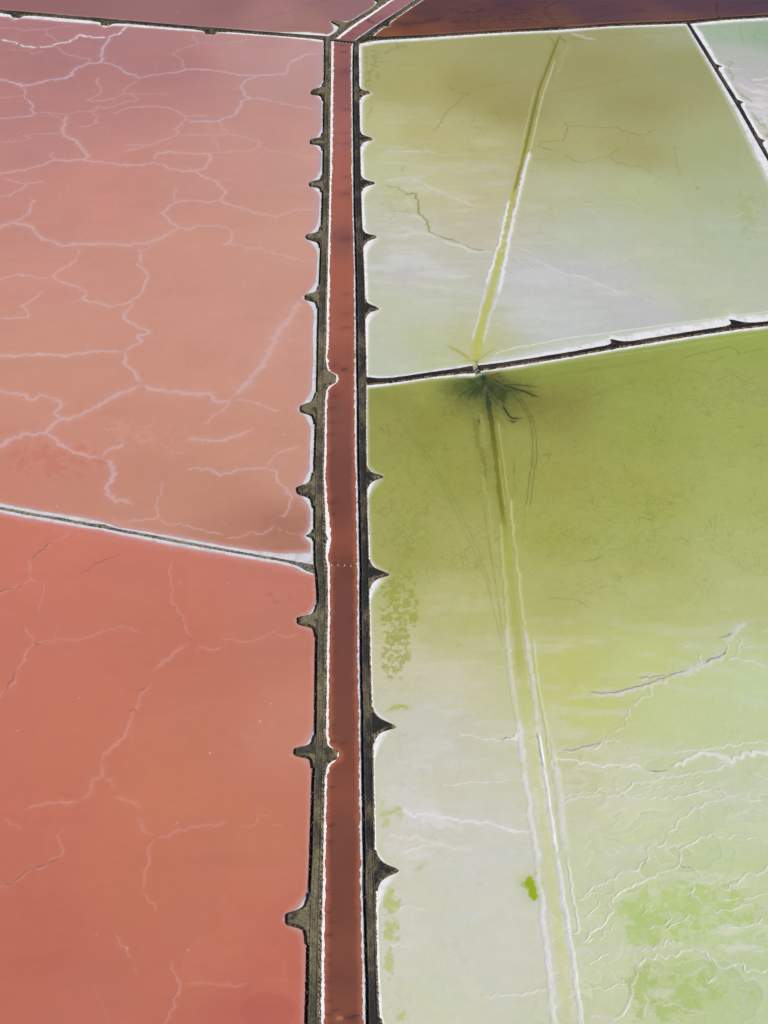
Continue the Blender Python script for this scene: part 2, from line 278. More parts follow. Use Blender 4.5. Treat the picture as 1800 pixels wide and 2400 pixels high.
line_dyke('middle_left', [(-320, 1125, .7, .6, .5, .6, 2.4, 2.0), (0, 1190, .7, .6, .5, .6, 2.4, 2.0), (70, 1204, .7, .6, .5, .6, 2.4, 2.2), (150, 1217, .7, .6, .5, .6, 2.8, 2.2), (215, 1230, .9, .6, .5, .6, 3.2, 2.0), (240, 1233, 1.4, .7, .6, .6, 1.6, 1.5), (270, 1240.5, .7, .6, .5, .6, 1.0, 2.0), (325, 1250, .7, .6, .5, .6, 1.6, 2.4), (461, 1276.5, .6, .6, .5, .6, 2.0, 2.2), (597, 1300.5, .5, .6, .4, .6, 2.4, 2.0), (660, 1311, .45, .6, .4, .6, 4.4, 1.8), (700, 1320, .9, 1.2, .4, .6, 7.5, 1.6), (722, 1326, 1.4, 2.8, .4, .6, 8.0, 1.6), (741, 1331, 2, 3.5, .4, .6, 4, 1)], 0.7)

# fillets of salt against the spurs
for d in DY.values():
    d['ol'] = d['fl'] + d['bl']; d['or_'] = d['fr'] - d['br']
    cl, cr = d['cl'].copy(), d['cr'].copy()
    fl_, fr_ = np.zeros_like(cl), np.zeros_like(cr)
    for sp in d['spurs']:
        f1, f2 = sp['fil']                      # near side (smaller s), far side
        x = d['s'] - sp['s']
        for sgn, f in ((-1, f1), (1, f2)):
            if f <= 0: continue
            r = sp['L']*1.55*f + sp['w']*1.3
            m = (x*sgn >= 0); u = np.clip(1 - np.abs(x)/r, 0, 1)
            c = (sp['L']*0.97)*u**1.6*m
            if sp['side'] > 0: fl_ = np.maximum(fl_, c)
            else: fr_ = np.maximum(fr_, c)
    d['sl'] = np.maximum(d['fl'] + fl_ + d['cl'], d['fl'] + d['bl'] + np.minimum(d['cl'], 0.6))
    d['sr'] = np.minimum(d['fr'] - fr_ - d['cr'], d['fr'] - d['br'] - np.minimum(d['cr'], 1.1 if d is DY['left'] else .6))
    k = np.ones(7)/7
    for nm in ('sl', 'sr'):
        p = np.pad(d[nm], 3, mode='edge'); d[nm] = np.convolve(p, k, 'valid')
def line_at(d, t): return d['ax'] + d['n']*np.asarray(t)[:, None]

# ---------------------------------------------------------------- ponds: plan outlines
def seg(key, a=None, b=None):
    d = DY[key]; ax = d['ax']
    i = 0 if a is None else ((ax - G(*a))**2).sum(1).argmin(); j = len(ax) - 1 if b is None else ((ax - G(*b))**2).sum(1).argmin()
    r = ax[min(i, j):max(i, j) + 1:4]; r = np.vstack([r, ax[max(i, j)]]); return r if i <= j else r[::-1]
def pts(*p): return np.array([G(*q) for q in p])
near_l, near_r = np.array([[-500., 30.]]), np.array([[500., 30.]])
OUT = dict(
    pink=np.vstack([seg('upper_left'), seg('left', (767, 90), (741, 1331)), seg('middle_left')[::-1]]),
    red=np.vstack([seg('middle_left'), seg('left', (741, 1331), (726, 2650)), [[-40, 30]], near_l]),
    rose=np.vstack([seg('upper_left'), seg('upper_diagonal_left'), pts((1130, -330), (-320, -330))]),
    canal=np.vstack([[[-40, 30]], seg('left'), seg('upper_diagonal_left'), seg('upper_diagonal_right')[::-1], seg('right')[::-1], [[-10, 30]]]),
    brown=np.vstack([seg('upper_right'), pts((2150, -330), (1200, -330)), seg('upper_diagonal_right')[::-1]]),
    olive=np.vstack([seg('upper_right', None, (1612, 51)), seg('far_right'), pts((2300, 700)), seg('middle_right')[::-1], seg('right', (850, 890), (835, 96))]),
    pale=np.vstack([seg('upper_right', (1612, 51), None), pts((2300, 300), (2300, 690)), seg('far_right')[::-1]]),
    green=np.vstack([seg('middle_right'), near_r, [[-10, 30]], seg('right', (884, 2650), (850, 890))]),
)
# ---------------------------------------------------------------- ponds: bed colours (what the brine and its bed look like, by place)
BASE = dict(
 pink=[(50,60,178,125,126),(250,80,178,127,128),(600,100,190,145,142),(740,110,194,153,150),(100,150,178,125,124),(400,150,180,127,126),(700,180,192,149,144),(50,250,186,131,127),(300,250,188,133,128),(600,300,194,145,136),(100,350,190,135,130),(250,420,201,140,129),(500,420,199,146,134),(720,400,199,151,139),(100,520,197,140,128),(250,480,203,142,130),(450,550,202,148,132),(700,560,203,154,138),(100,650,201,144,130),(300,700,201,146,130),(550,750,201,148,132),(700,800,203,152,136),(150,800,201,146,128),(400,880,201,146,128),(600,900,201,148,130),(100,900,201,144,126),(300,1000,199,140,122),(550,1050,197,144,124),(680,1100,197,146,128),(60,1120,197,132,114),(200,1130,195,134,116),(500,1150,189,136,116),(640,1235,170,118,99),(400,1200,193,140,120),(560,1240,183,128,108)],
 red=[(100,1300,200,121,103),(400,1300,196,120,103),(650,1350,192,121,105),(100,1500,196,119,101),(400,1500,192,117,97),(650,1500,190,121,103),(200,1700,196,119,97),(500,1700,192,121,99),(680,1700,196,130,111),(100,1900,194,115,95),(400,1850,194,121,95),(600,1950,192,121,97),(300,2100,192,117,93),(100,2200,188,109,91),(500,2200,192,117,95),(650,2300,190,109,91),(200,2350,190,113,95),(600,2380,184,103,89)],
 rose=[(100,5,152,106,106),(400,20,158,112,112),(650,40,168,122,118),(500,10,152,108,110),(720,60,165,120,112),(800,20,150,110,112),(300,-60,150,108,112)],
 canal=[(800,130,150,96,92),(800,200,146,92,90),(800,300,160,100,94),(800,400,165,100,90),(800,500,164,98,84),(810,560,140,88,80),(800,650,166,98,80),(800,760,164,98,80),(800,850,146,88,74),(800,920,138,84,70),(800,1000,128,80,70),(800,1100,120,74,66),(800,1200,120,72,62),(810,1275,140,82,66),(800,1330,112,68,58),(805,1450,112,70,62),(805,1600,116,70,60),(805,1700,122,74,62),(800,1780,122,70,56),(805,1850,134,80,64),(805,1950,118,72,60),(805,2100,116,70,58),(805,2300,124,74,60),(860,60,148,98,98),(930,10,158,110,114),(1050,-80,158,110,114)],
 brown=[(950,60,112,68,50),(1000,20,92,60,62),(1100,40,98,62,58),(1200,10,88,58,66),(1250,50,108,68,60),(1400,20,90,62,70),(1600,15,88,62,74),(1780,15,86,62,76),(1300,58,112,74,58),(1600,42,114,78,66),(920,78,136,84,56),(1000,74,122,74,52),(1150,64,112,70,56),(1400,-60,88,62,74)],
 olive=[(870,120,170,168,116),(1000,110,168,166,112),(1200,90,162,160,106),(1400,80,160,159,114),(1600,70,165,169,134),(950,200,172,168,109),(1100,200,160,154,96),(1200,250,158,152,96),(1400,150,160,155,100),(1500,250,158,155,102),(1600,150,158,159,109),(900,300,188,188,142),(1000,300,184,178,122),(1100,350,185,180,128),(1300,350,170,169,116),(1500,350,165,162,109),(1650,350,168,175,129),(900,400,190,195,159),(1000,420,192,190,154),(1150,450,190,185,149),(1300,450,186,189,154),(1500,450,180,187,144),(1700,450,172,182,144),(950,550,195,195,178),(1100,540,193,187,163),(1400,550,185,193,171),(1700,550,178,189,163),(950,650,195,193,191),(900,700,193,197,173),(1000,720,193,197,178),(1250,650,193,195,195),(1400,650,191,193,191),(1600,650,183,193,173),(1750,600,179,189,163),(1000,820,185,193,158),(920,850,189,195,178),(1300,760,193,197,195),(1500,720,189,191,191),(1700,680,185,193,173),(1100,800,187,189,143)],
 pale=[(1700,70,166,184,160),(1780,80,156,177,150),(1720,130,181,187,180),(1780,180,184,184,182),(1780,280,198,193,198),(1740,200,196,191,196)],
 green=[(920,950,143,146,74),(900,1000,153,154,84),(1000,1000,143,144,68),(1000,900,153,158,84),(1100,920,135,138,70),(1300,850,143,154,72),(1500,850,146,158,78),(1750,810,151,166,84),(1750,900,156,166,94),(1300,950,143,140,70),(1500,1000,153,162,82),(1750,1000,159,170,92),(950,1150,159,160,86),(1100,1100,153,154,78),(1300,1100,157,158,80),(1500,1150,161,166,86),(1750,1150,166,176,102),(950,1300,161,162,90),(1100,1300,169,168,98),(1300,1250,161,166,86),(1500,1300,167,172,98),(1750,1300,173,182,114),(1000,1450,182,182,124),(1120,1450,182,182,118),(1300,1400,173,174,106),(1500,1400,177,182,114),(1750,1400,181,188,130),(950,1600,199,196,168),(1080,1600,198,196,163),(1000,1700,201,200,189),(950,1750,201,200,185),(1330,1550,191,193,118),(1350,1650,195,199,126),(1500,1550,191,201,136),(1600,1650,195,205,154),(1750,1600,193,207,162),(1350,1800,197,199,155),(1500,1900,201,207,177),(1750,1850,196,205,175),(1050,1850,203,202,181),(1100,1950,201,202,191),(950,1950,205,202,193),(1150,2050,203,204,198),(1000,2100,201,204,188),(950,2200,205,206,198),(1100,2300,201,204,193),(1200,2200,203,204,198),(1000,2380,201,206,183),(1400,2050,197,205,177),(1500,2150,187,203,153),(1650,2150,189,204,159),(1450,2250,199,207,179),(1600,2300,181,197,143),(1750,2300,181,199,157),(1400,2380,197,204,172),(1700,2080,189,204,161)],
)
KALB = 0.93
# ---------------------------------------------------------------- veins: salt ridges, algae lines, wheel tracks (surveyed lines)
VEINS = {k: [] for k in OUT}
PINKV, WHITE, LILAC = (208, 174, 174), (228, 224, 232), (204, 182, 196)
def vein(pond, off, pts_, w=6, a=0.6, c=PINKV, obj='salt_ridge', h=0.05, wig=1.25, halo=0.25, sc=1.843, taper=True, edge=0.0, gap=0.0, soft=0.45, fat=1.0, tl=0):
    p = np.array(pts_, float)/sc + np.array(off)
    g = G(p[:, 0], p[:, 1]); m = mpp(p[:, 1].mean())
    v, s = resample(g, 0.9)
    t, n = normals(v); sd = len(VEINS[pond])*3.7 + len(pond)
    amp = wig*(1.1*(fbm(s, s*0 + sd, 9, 2, 1) - .5) + 1.1*(fbm(s, s*0 + sd, 2.6, 2, 2) - .5))
    amp = amp*np.clip(np.minimum(s, s[-1] - s)/3, 0, 1)
    v = v + n*amp[:, None]*2.0
    VEINS[pond].append(dict(v=v, w=w*m*0.5*(1.3 if pond == 'pink' and w > 5 else 1.15 if pond in ('pink', 'red') else 1.0), a=a, c=lin(c)*KALB, obj=obj, h=h, halo=halo, taper=taper, edge=edge, gap=gap, soft=soft, seed=sd, fat=fat, tl=tl))
A0, A1, A2, A3 = (0, 0), (0, 600), (0, 1200), (0, 1800)
B0, B1, B2, B3 = (900, 0), (900, 600), (900, 1200), (900, 1800)
P = 'pink'
vein(P, A0, [(0,170),(45,180),(100,200),(160,203),(225,200),(245,187),(300,182),(335,160),(345,152),(385,160),(440,162),(475,155),(490,148),(515,148),(545,118),(552,100)], 4.5, .9, WHITE, gap=.5)
vein(P, A0, [(475,155),(462,180),(445,205),(440,235),(435,268),(415,270),(375,275),(345,285),(315,305),(305,325),(270,340),(215,345),(160,360),(95,372),(70,360),(30,350),(0,345),(-60,340)], 6, .7, LILAC, gap=.3)
vein(P, A0, [(225,200),(260,215),(285,235),(340,245),(385,260),(370,272)], 4, .4)
vein(P, A0, [(-50,118),(0,120),(50,122),(100,130),(190,128),(240,118),(330,110)], 4, .35)
vein(P, A0, [(190,128),(200,150),(225,160),(250,185)], 3.5, .35)
vein(P, A0, [(0,215),(60,215),(110,218),(140,235),(170,225),(200,222)], 3.5, .3)
vein(P, A0, [(435,268),(480,275),(520,295),(545,318),(580,325),(600,338),(640,330),(700,318),(770,312),(800,300),(860,298),(930,305),(1000,318),(1060,325),(1120,325),(1190,325),(1235,320),(1240,290),(1260,265),(1300,250),(1310,238),(1390,228)], 5, .55, LILAC)
vein(P, A0, [(800,300),(785,280),(790,265),(775,250),(745,240),(755,225),(800,208),(850,195),(855,180),(840,170),(830,150)], 4, .35)
vein(P, A0, [(855,182),(930,188),(1000,185),(1050,178),(1070,160)], 4, .3)
vein(P, A0, [(95,372),(105,390),(100,410),(115,430),(135,445),(145,465),(135,470),(160,490),(130,500),(60,508),(0,512),(-40,514)], 4.5, .5, LILAC)
vein(P, A0, [(-40,421),(0,420),(50,418),(100,412)], 4, .35)
vein(P, A0, [(160,490),(205,485),(245,490),(290,495),(340,480),(410,475),(420,460),(445,468),(500,458),(540,440),(590,430),(585,412),(545,402),(525,405),(500,420),(455,430),(390,440),(370,432),(395,420),(440,400),(430,380),(415,365),(425,330)], 4, .4)
vein(P, A0, [(545,402),(530,385),(560,365),(600,338)], 3.5, .35)
vein(P, A0, [(545,402),(640,405),(700,405),(760,412)], 3.5, .25)
vein(P, A0, [(410,475),(405,490),(418,510),(410,530),(370,545),(320,550)], 4, .4)
vein(P, A0, [(205,485),(230,500),(270,515)], 4, .35)
vein(P, A0, [(290,495),(275,530),(270,560),(280,590),(320,605),(345,635),(370,660),(375,680),(350,690)], 8, .6)
vein(P, A0, [(-40,760),(30,745),(100,735),(180,715),(230,695),(300,695),(350,690),(390,695),(440,700),(500,710),(560,715),(620,712),(665,700),(700,705),(740,730),(800,738),(840,735),(885,730),(910,685),(900,665),(820,662),(740,655),(670,668),(665,690)], 6, .6)
vein(P, A0, [(230,695),(235,680),(215,670),(235,650)], 4, .4)
vein(P, A0, [(-40,612),(0,612),(50,612),(100,605),(125,595),(100,585),(150,578),(270,578)], 4, .35)
vein(P, A0, [(530,660),(600,640),(640,625),(700,605),(745,590),(770,575),(760,560),(775,535),(800,515),(800,500),(770,485),(720,465),(640,458),(560,465),(480,490)], 5, .45)
vein(P, A0, [(640,625),(560,630),(530,620)], 5, .35)
vein(P, A0, [(800,500),(860,498),(910,500)], 4, .4)
vein(P, A0, [(815,712),(810,725),(830,740)], 4, .4)
vein(P, A0, [(1120,325),(1060,350),(1040,375),(1060,410),(1080,425),(1050,435),(1030,465),(1025,490),(1000,500),(950,520),(945,527),(850,525),(810,520)], 5, .6, LILAC)
vein(P, A0, [(1080,425),(1120,425),(1190,440),(1270,455),(1330,468),(1390,470)], 5, .35, LILAC)
vein(P, A0, [(770,585),(830,580),(900,585),(990,578),(1050,590),(1110,605),(1125,635),(1080,650),(1000,655),(920,662)], 4, .4)
vein(P, A0, [(945,527),(960,550),(990,578)], 4, .4)
vein(P, A0, [(1125,635),(1170,648),(1230,658),(1280,670),(1340,678),(1390,678)], 4, .4)
vein(P, A0, [(905,590),(935,610),(945,640),(930,660)], 3.5, .25)
vein(P, A0, [(840,735),(870,760),(900,770),(930,790),(960,815),(970,835),(945,860),(970,875),(1010,890),(1060,905),(1130,925),(1190,935),(1240,915),(1310,903),(1380,908)], 5.5, .55)
vein(P, A0, [(945,865),(890,870),(810,865),(755,870),(725,890),(700,920),(730,945),(745,965),(775,985),(810,990),(850,975),(920,975),(970,980),(995,1000),(1000,1030),(985,1050),(940,1048)], 6, .5)
vein(P, A0, [(755,870),(750,850),(760,820),(745,800)], 4, .4)
vein(P, A0, [(1150,855),(1180,850),(1240,840)], 3, .25); vein(P, A0, [(1190,800),(1280,800),(1380,800)], 4, .22); vein(P, A0, [(930,778),(1010,772)], 3, .25)
vein(P, A0, [(775,985),(740,1000),(700,1030),(640,1050),(560,1055),(460,1052),(350,1055),(270,1060),(200,1035),(160,1015),(145,985),(110,970),(60,962),(0,980),(-60,990)], 9, .55)
vein(P, A0, [(60,962),(110,930),(130,900),(125,880),(150,870),(130,855)], 6, .5)
vein(P, A0, [(-40,850),(0,848),(40,845),(85,820),(120,795),(190,785),(200,772)], 4.5, .45)
vein(P, A0, [(120,795),(90,788),(0,768)], 4, .4)
vein(P, A0, [(640,1050),(645,1070),(600,1085),(590,1065)], 4, .4)
vein(P, A0, [(985,1050),(1060,1065),(1120,1072),(1180,1090),(1240,1110),(1320,1125),(1370,1125)], 5, .45)
vein(P, A0, [(330,1106),(335,1080),(345,1060)], 4, .4)
vein(P, A1, [(335,0),(325,15),(290,45),(250,65),(230,85),(255,105),(300,125),(345,135),(370,155),(355,180),(380,195),(440,212),(500,218),(545,205),(590,180),(625,145),(620,110),(640,90),(620,65),(595,40),(610,20),(600,-20)], 5.5, .6)
vein(P, A1, [(230,90),(200,97),(140,92),(80,78),(0,95),(-50,95)], 5, .5)
vein(P, A1, [(370,195),(330,195),(290,205)], 4, .4)
vein(P, A1, [(190,150),(160,175),(110,205),(90,215),(120,245),(120,262),(60,268),(0,275),(-50,280)], 5, .6)
vein(P, A1, [(580,200),(570,215),(540,240),(528,270),(560,290),(600,310),(645,325),(630,340),(600,345),(620,365),(600,378),(560,390),(530,412)], 6.5, .6)
vein(P, A1, [(530,412),(480,408),(430,408),(380,415),(270,428),(130,428),(0,430),(-60,430)], 8, .62)
vein(P, A1, [(530,412),(545,440),(535,460),(560,485),(580,510),(605,540),(610,555)], 8, .6)
vein(P, A1, [(-60,850),(0,820),(50,790),(100,768),(190,765),(240,715),(270,700),(350,690),(400,660),(450,630),(510,600),(560,580),(610,555)], 12, .62)
vein(P, A1, [(610,555),(650,570),(720,580),(800,590),(860,590),(910,595),(930,620),(980,630),(1010,610)], 12, .62)
vein(P, A1, [(1010,610),(1030,580),(1070,545),(1080,520),(1120,480),(1150,430),(1165,400),(1190,350),(1210,310),(1250,265),(1290,200),(1310,180)], 14, .6, halo=.35)
vein(P, A1, [(1210,345),(1250,365),(1270,370)], 4, .35)
vein(P, A1, [(1000,620),(1060,628),(1110,632),(1160,655),(1215,670)], 5, .5)
vein(P, A1, [(990,630),(970,660),(920,690),(900,718),(870,724)], 5, .5)
vein(P, A1, [(-40,580),(0,585),(60,590),(105,600),(120,615),(145,620),(165,602),(200,605),(245,620),(262,640),(245,660),(230,680),(262,705)], 7, .58)
vein(P, A1, [(190,765),(230,785),(260,815),(320,850),(380,865),(440,872)], 9, .6)
vein(P, A1, [(440,872),(480,835),(525,820),(535,795)], 9, .55)
vein(P, A1, [(440,872),(465,890),(490,930),(480,965),(460,1000),(465,1030),(495,1055),(560,1060),(575,1080)], 10, .58)
vein(P, A1, [(790,795),(860,795),(940,802),(1000,785),(1050,765),(1095,740)], 9, .5, gap=.2)
vein(P, A1, [(790,918),(850,920),(910,925),(930,945),(990,940),(1040,922),(1100,918),(1150,920),(1190,935),(1195,965),(1230,990),(1260,1040),(1250,1085),(1230,1106),(1195,1130)], 5.5, .5)
vein(P, A1, [(1140,910),(1180,870),(1215,845),(1260,832),(1305,818)], 5, .45)
vein(P, A1, [(410,730),(450,742),(500,750)], 4, .3, gap=.4); vein(P, A1, [(720,835),(760,842),(800,852)], 4, .3, gap=.4); vein(P, A1, [(550,780),(620,800),(660,790)], 8, .25, gap=.6)
vein(P, A1, [(1170,728),(1225,718)], 4, .25, gap=.4)
vein(P, A1, [(660,1090),(680,1050),(700,1015),(690,970)], 5, .28)
vein(P, A1, [(1255,655),(1290,660)], 12, .4)
vein(P, A2, [(665,-30),(680,0),(675,25),(610,32),(545,38)], 5, .5)
vein(P, A2, [(680,28),(710,45),(780,60),(850,75),(950,95),(970,105)], 4.5, .45)
vein(P, A2, [(970,115),(1010,105),(1060,108),(1080,92),(1140,92),(1190,55)], 4.5, .45)
vein(P, A2, [(470,20),(520,40),(600,48)], 12, .35, (205,165,155))
vein(P, A2, [(1190,62),(1250,85),(1320,110)], 5, .22, gap=.5)
vein(P, A0, [(1376,200),(1376,400),(1374,600),(1372,800),(1366,1000)], 16, .3, (188,160,172), obj=None, wig=.2, taper=False)
P = 'red'; RV, RD = (206, 146, 134), (120, 74, 66)
vein(P, A2, [(295,80),(280,105),(240,120),(210,135),(190,155),(150,180),(120,210),(135,235),(125,270),(130,285)], 5.5, .5, RV, gap=.4)
vein(P, A2, [(235,128),(205,140),(185,160),(150,185),(122,210)], 3, .5, RD, obj='crack_line', gap=.5, h=.02, halo=.1)
vein(P, A2, [(180,300),(130,285),(100,310),(50,330),(0,350),(-50,370)], 7, .4, RV)
vein(P, A2, [(112,308),(70,326),(20,342),(-30,360)], 3, .5, RD, obj='crack_line', gap=.45, h=.02, halo=.1)
vein(P, A2, [(180,300),(185,350),(160,420),(150,465)], 4, .3, RV)
vein(P, A2, [(160,420),(150,465)], 3, .3, RD, obj='crack_line', gap=.4, h=.02)
vein(P, A2, [(520,182),(495,195),(440,215),(390,240),(355,262),(350,275)], 3, .4, RD, obj='crack_line', gap=.5, h=.02, halo=.1)
vein(P, A2, [(735,210),(733,270),(745,340),(740,385),(760,405),(785,460),(795,510),(815,550)], 5, .42, RV)
vein(P, A2, [(815,565),(780,590),(745,605),(730,630),(690,665),(655,690)], 11, .5, RV)
vein(P, A2, [(655,740),(620,775),(600,790),(590,820),(575,870),(560,920),(535,965),(500,1000),(455,1050),(440,1080)], 9, .5, RV, gap=.25)
vein(P, A2, [(590,770),(640,772)], 3, .5, RD, obj='crack_line', gap=.4, h=.02); vein(P, A2, [(545,862),(580,862),(600,868)], 3, .5, RD, obj='crack_line', gap=.3, h=.02)
vein(P, A2, [(830,595),(870,590),(920,588),(975,582)], 7, .38, RV); vein(P, A2, [(945,540),(960,550),(1010,555),(1080,555),(1130,540),(1160,522),(1210,540),(1300,530)], 6, .36, RV)
vein(P, A2, [(105,490),(130,530),(145,570),(110,600),(90,640),(70,690),(55,735),(20,770),(-30,820)], 6, .45, RV)
vein(P, A2, [(75,680),(68,710),(50,735),(20,775),(0,795)], 3, .5, RD, obj='crack_line', gap=.4, h=.02)
vein(P, A2, [(145,570),(200,555),(270,555),(350,550),(400,530),(460,512),(515,498),(560,505),(620,525)], 6, .35, RV); vein(P, A2, [(140,560),(180,572)], 4, .5, RD, obj='crack_line', gap=.3, h=.02)
vein(P, A2, [(490,500),(520,495)], 4, .35, RD, obj='crack_line', gap=.3, h=.02); vein(P, A2, [(808,545),(830,552)], 4, .4, RD, obj='crack_line', gap=.3, h=.02)
vein(P, A3, [(430,-30),(435,30),(405,55),(395,90),(370,130),(345,145)], 12, .4, RV); vein(P, A3, [(345,145),(290,148),(210,158),(150,165),(100,180)], 9, .48, RV)
vein(P, A3, [(435,30),(480,50),(490,90)], 16, .35, RV); vein(P, A3, [(480,125),(520,130),(570,145),(615,165),(600,180)], 11, .42, RV)
vein(P, A3, [(580,205),(610,245),(665,290)], 12, .45, RV); vein(P, A3, [(665,295),(720,285),(800,260),(880,245),(965,238),(990,240)], 7, .42, RV)
vein(P, A3, [(1025,265),(1050,252),(1100,245),(1105,205),(1180,198)], 4.5, .32, RV); vein(P, A3, [(1155,245),(1240,248)], 4, .25, RV)
vein(P, A3, [(665,300),(645,340),(640,370),(655,410),(630,450),(620,490),(608,530)], 7, .42, RV); vein(P, A3, [(608,530),(650,560),(668,580),(672,630)], 4.5, .32, RV)
vein(P, A3, [(270,260),(250,300),(270,350),(265,378),(200,405),(130,435),(90,470),(0,510),(-40,520)], 6, .35, RV); vein(P, A3, [(265,378),(200,408),(130,438),(90,474),(0,514)], 3, .4, RD, obj='crack_line', gap=.35, h=.02)
vein(P, A3, [(495,705),(510,760),(545,795),(580,825)], 5.5, .33, RV); vein(P, A3, [(560,850),(590,895)], 4, .28, RV)
vein(P, A3, [(725,835),(750,880),(790,925),(770,980),(745,1030),(735,1070),(700,1130)], 7, .42, RV); vein(P, A3, [(768,985),(750,1020)], 4, .45, RD, obj='crack_line', gap=.3, h=.02)
vein(P, A3, [(790,925),(860,920),(950,930),(1050,922),(1080,930)], 6, .35, RV); vein(P, A3, [(0,215),(50,245),(110,262)], 5, .35, RV)
vein(P, A2, [(0,12),(300,88),(800,172),(1100,225),(1290,262)], 12, .3, (205,135,130), obj=None, wig=.3, taper=False)
P = 'brown'; BD = (52, 38, 50)
for x0, y0, ln in ((1100,30,60),(1130,40,40),(1220,45,70),(1250,52,60),(1180,12,50),(1290,30,40),(1340,6,36),(1400,40,30),(1070,50,40),(1110,15,30),(1270,6,40),(1235,22,60),(1160,50,44),(1060,22,30),(1200,33,36),(1310,45,44),(1030,42,26),(1420,14,30),(1500,26,30)):
    vein(P, (0,0), [(x0-ln/2,y0+1),(x0,y0),(x0+ln/2,y0-2)], 2.6, .6, BD, obj=None, sc=1, wig=.6, halo=.4)
vein(P, (0,0), [(920,58),(960,55),(1000,50),(1040,42)], 12, .5, (60,40,60), obj=None, sc=1, halo=.6)
vein(P, B0, [(760,0),(700,25),(685,50),(720,85),(745,105)], 2.2, .5, BD, obj='wheel_track', sc=1.843, h=.02, wig=.1); vein(P, B0, [(775,0),(712,25),(697,50),(730,82),(755,103)], 2.2, .5, BD, obj='wheel_track', h=.02, wig=.1)
vein(P, B0, [(800,98),(1000,60),(1200,20),(1300,0)], 3, .3, BD, obj='wheel_track', h=.02, wig=.2); vein(P, B0, [(745,106),(900,95),(1100,88),(1300,80),(1659,60)], 4, .4, BD, obj=None, wig=.2)
vein(P, B0, [(1436,12),(1434,60)], 2.4, .5, BD, obj='wheel_track', h=.02, wig=.1); vein(P, B0, [(1442,12),(1440,60)], 2.4, .5, BD, obj='wheel_track', h=.02, wig=.1); vein(P, B0, [(1450,50),(1490,35),(1560,20),(1659,8)], 2.4, .4, BD, obj='wheel_track', h=.02, wig=.1)
vein(P, (0,0), [(920,86),(1100,74),(1280,64),(1450,52),(1600,47),(1800,32)], 5, .7, (142,96,66), obj=None, sc=1, wig=.2, halo=.5, taper=False)
vein(P, B0, [(690,118),(740,112),(800,112)], 8, .6, (60,42,56), obj=None)
P = 'canal'; CD = (84, 52, 54)
def canal_edges():
    for key, side, nm in (('left', -1, 'sr'), ('right', 1, 'sl')):
        d = DY[key]; v = line_at(d, d[nm])[::4]
        m = v[:, 1] < 800
        VEINS['canal'].append(dict(v=v[m], w=2.7, a=.8, c=lin((166, 98, 74))*KALB, obj=None, h=0, halo=0.0, taper=False, edge=0, gap=0, soft=0.1, seed=3.3, fat=.25))
        VEINS['canal'].append(dict(v=v[~m], w=1.6, a=.4, c=lin((176, 112, 98))*KALB, obj=None, h=0, halo=0.0, taper=False, edge=0, gap=0, soft=0.1, seed=3.3, fat=.25))
canal_edges()
for x0, y0, ln, ww, a in ((802,107,6,4,.7),(806,122,14,4,.7),(810,168,6,30,.25),(812,256,10,14,.3),(806,312,14,6,.25),(812,337,10,8,.3),(788,337,10,5,.3),(812,415,14,8,.3),(812,455,10,20,.35),(812,560,14,30,.3),(812,690,10,8,.3),(812,735,10,24,.25),(812,768,14,10,.35),(780,858,6,14,.35),(806,866,7,11,.7),(781,928,10,14,.4),(778,956,10,16,.35),(777,990,8,10,.4),(775,1018,8,16,.35),(774,1066,8,10,.3),(778,1178,9,16,.4),(782,1205,5,5,.5),(781,1320,9,3,.5),(779,1845,13,3.6,.7),(771,1856,8,3,.5),(774,1886,8,3,.4),(771,1907,6,3,.5),(770,1917,6,3,.5),(774,1935,14,5,.7),(774,1971,9,4,.5),(774,1979,8,3,.4),(768,2087,4,4,.6),(778,2096,10,2.5,.4),(778,2132,14,3,.4),(769,2139,6,4,.6),(780,2162,16,2.5,.4),(772,2192,9,7,.6),(771,2237,7,4,.6),(774,2260,6,3,.5),(770,2301,7,4,.6),(774,2324,12,2.5,.5),(772,2345,13,3,.5),(786,2368,14,3,.6),(768,2378,14,3,.5),(818,2385,20,9,.85),(834,2381,16,3,.8),(780,1700,8,2,.4),(780,1738,6,5,.5),(804,1742,6,10,.4),(835,2100,10,2,.35),(836,2175,12,2,.35),(790,2290,14,30,.15),(815,2300,12,40,.15)):
    vein(P, (0,0), [(x0-ln/2,y0),(x0,y0),(x0+ln/2,y0-.7)], ww*.62*1.5, min(a*1.25, .9), CD, obj=None, sc=1, wig=.25, halo=.5, taper=False, soft=.1)
vein(P, (0,0), [(846,35),(866,50),(884,56)], 9, .6, (74,48,66), obj=None, sc=1); vein(P, (0,0), [(885,40),(895,47)], 5, .5, (74,48,66), obj=None, sc=1); vein(P, (0,0), [(812,77),(836,83)], 3, .6, (70,46,60), obj=None, sc=1); vein(P, (0,0), [(812,84),(828,86)], 10, .5, (74,48,62), obj=None, sc=1); vein(P, (0,0), [(830,62),(850,70)], 12, .3, (84,52,66), obj=None, sc=1)
vein(P, (0,0), [(792,2386),(800,2386)], 12, .5, (196,134,104), obj=None, sc=1, taper=False)
P = 'rose'
vein(P, (0,0), [(570,60),(640,38),(720,14),(800,-10)], 5, .25, (126,88,94), obj=None, sc=1, wig=.3)
vein(P, (0,0), [(-300,8),(0,24),(250,44),(500,66),(700,78)], 7, .4, (176,140,142), obj=None, sc=1, wig=.2, taper=False)
vein(P, A0, [(1200,10),(1240,50),(1270,100)], 2.5, .15, (200,170,175), obj=None)
P = 'olive'; OD, OY = (128, 134, 62), (148, 140, 60)
DITCH_L = [(1304, 80), (1280, 141), (1253, 206), (1231, 304), (1212, 391), (1193, 467), (1171, 564), (1160, 600), (1139, 670), (1122, 741), (1106, 801), (1101, 850)]
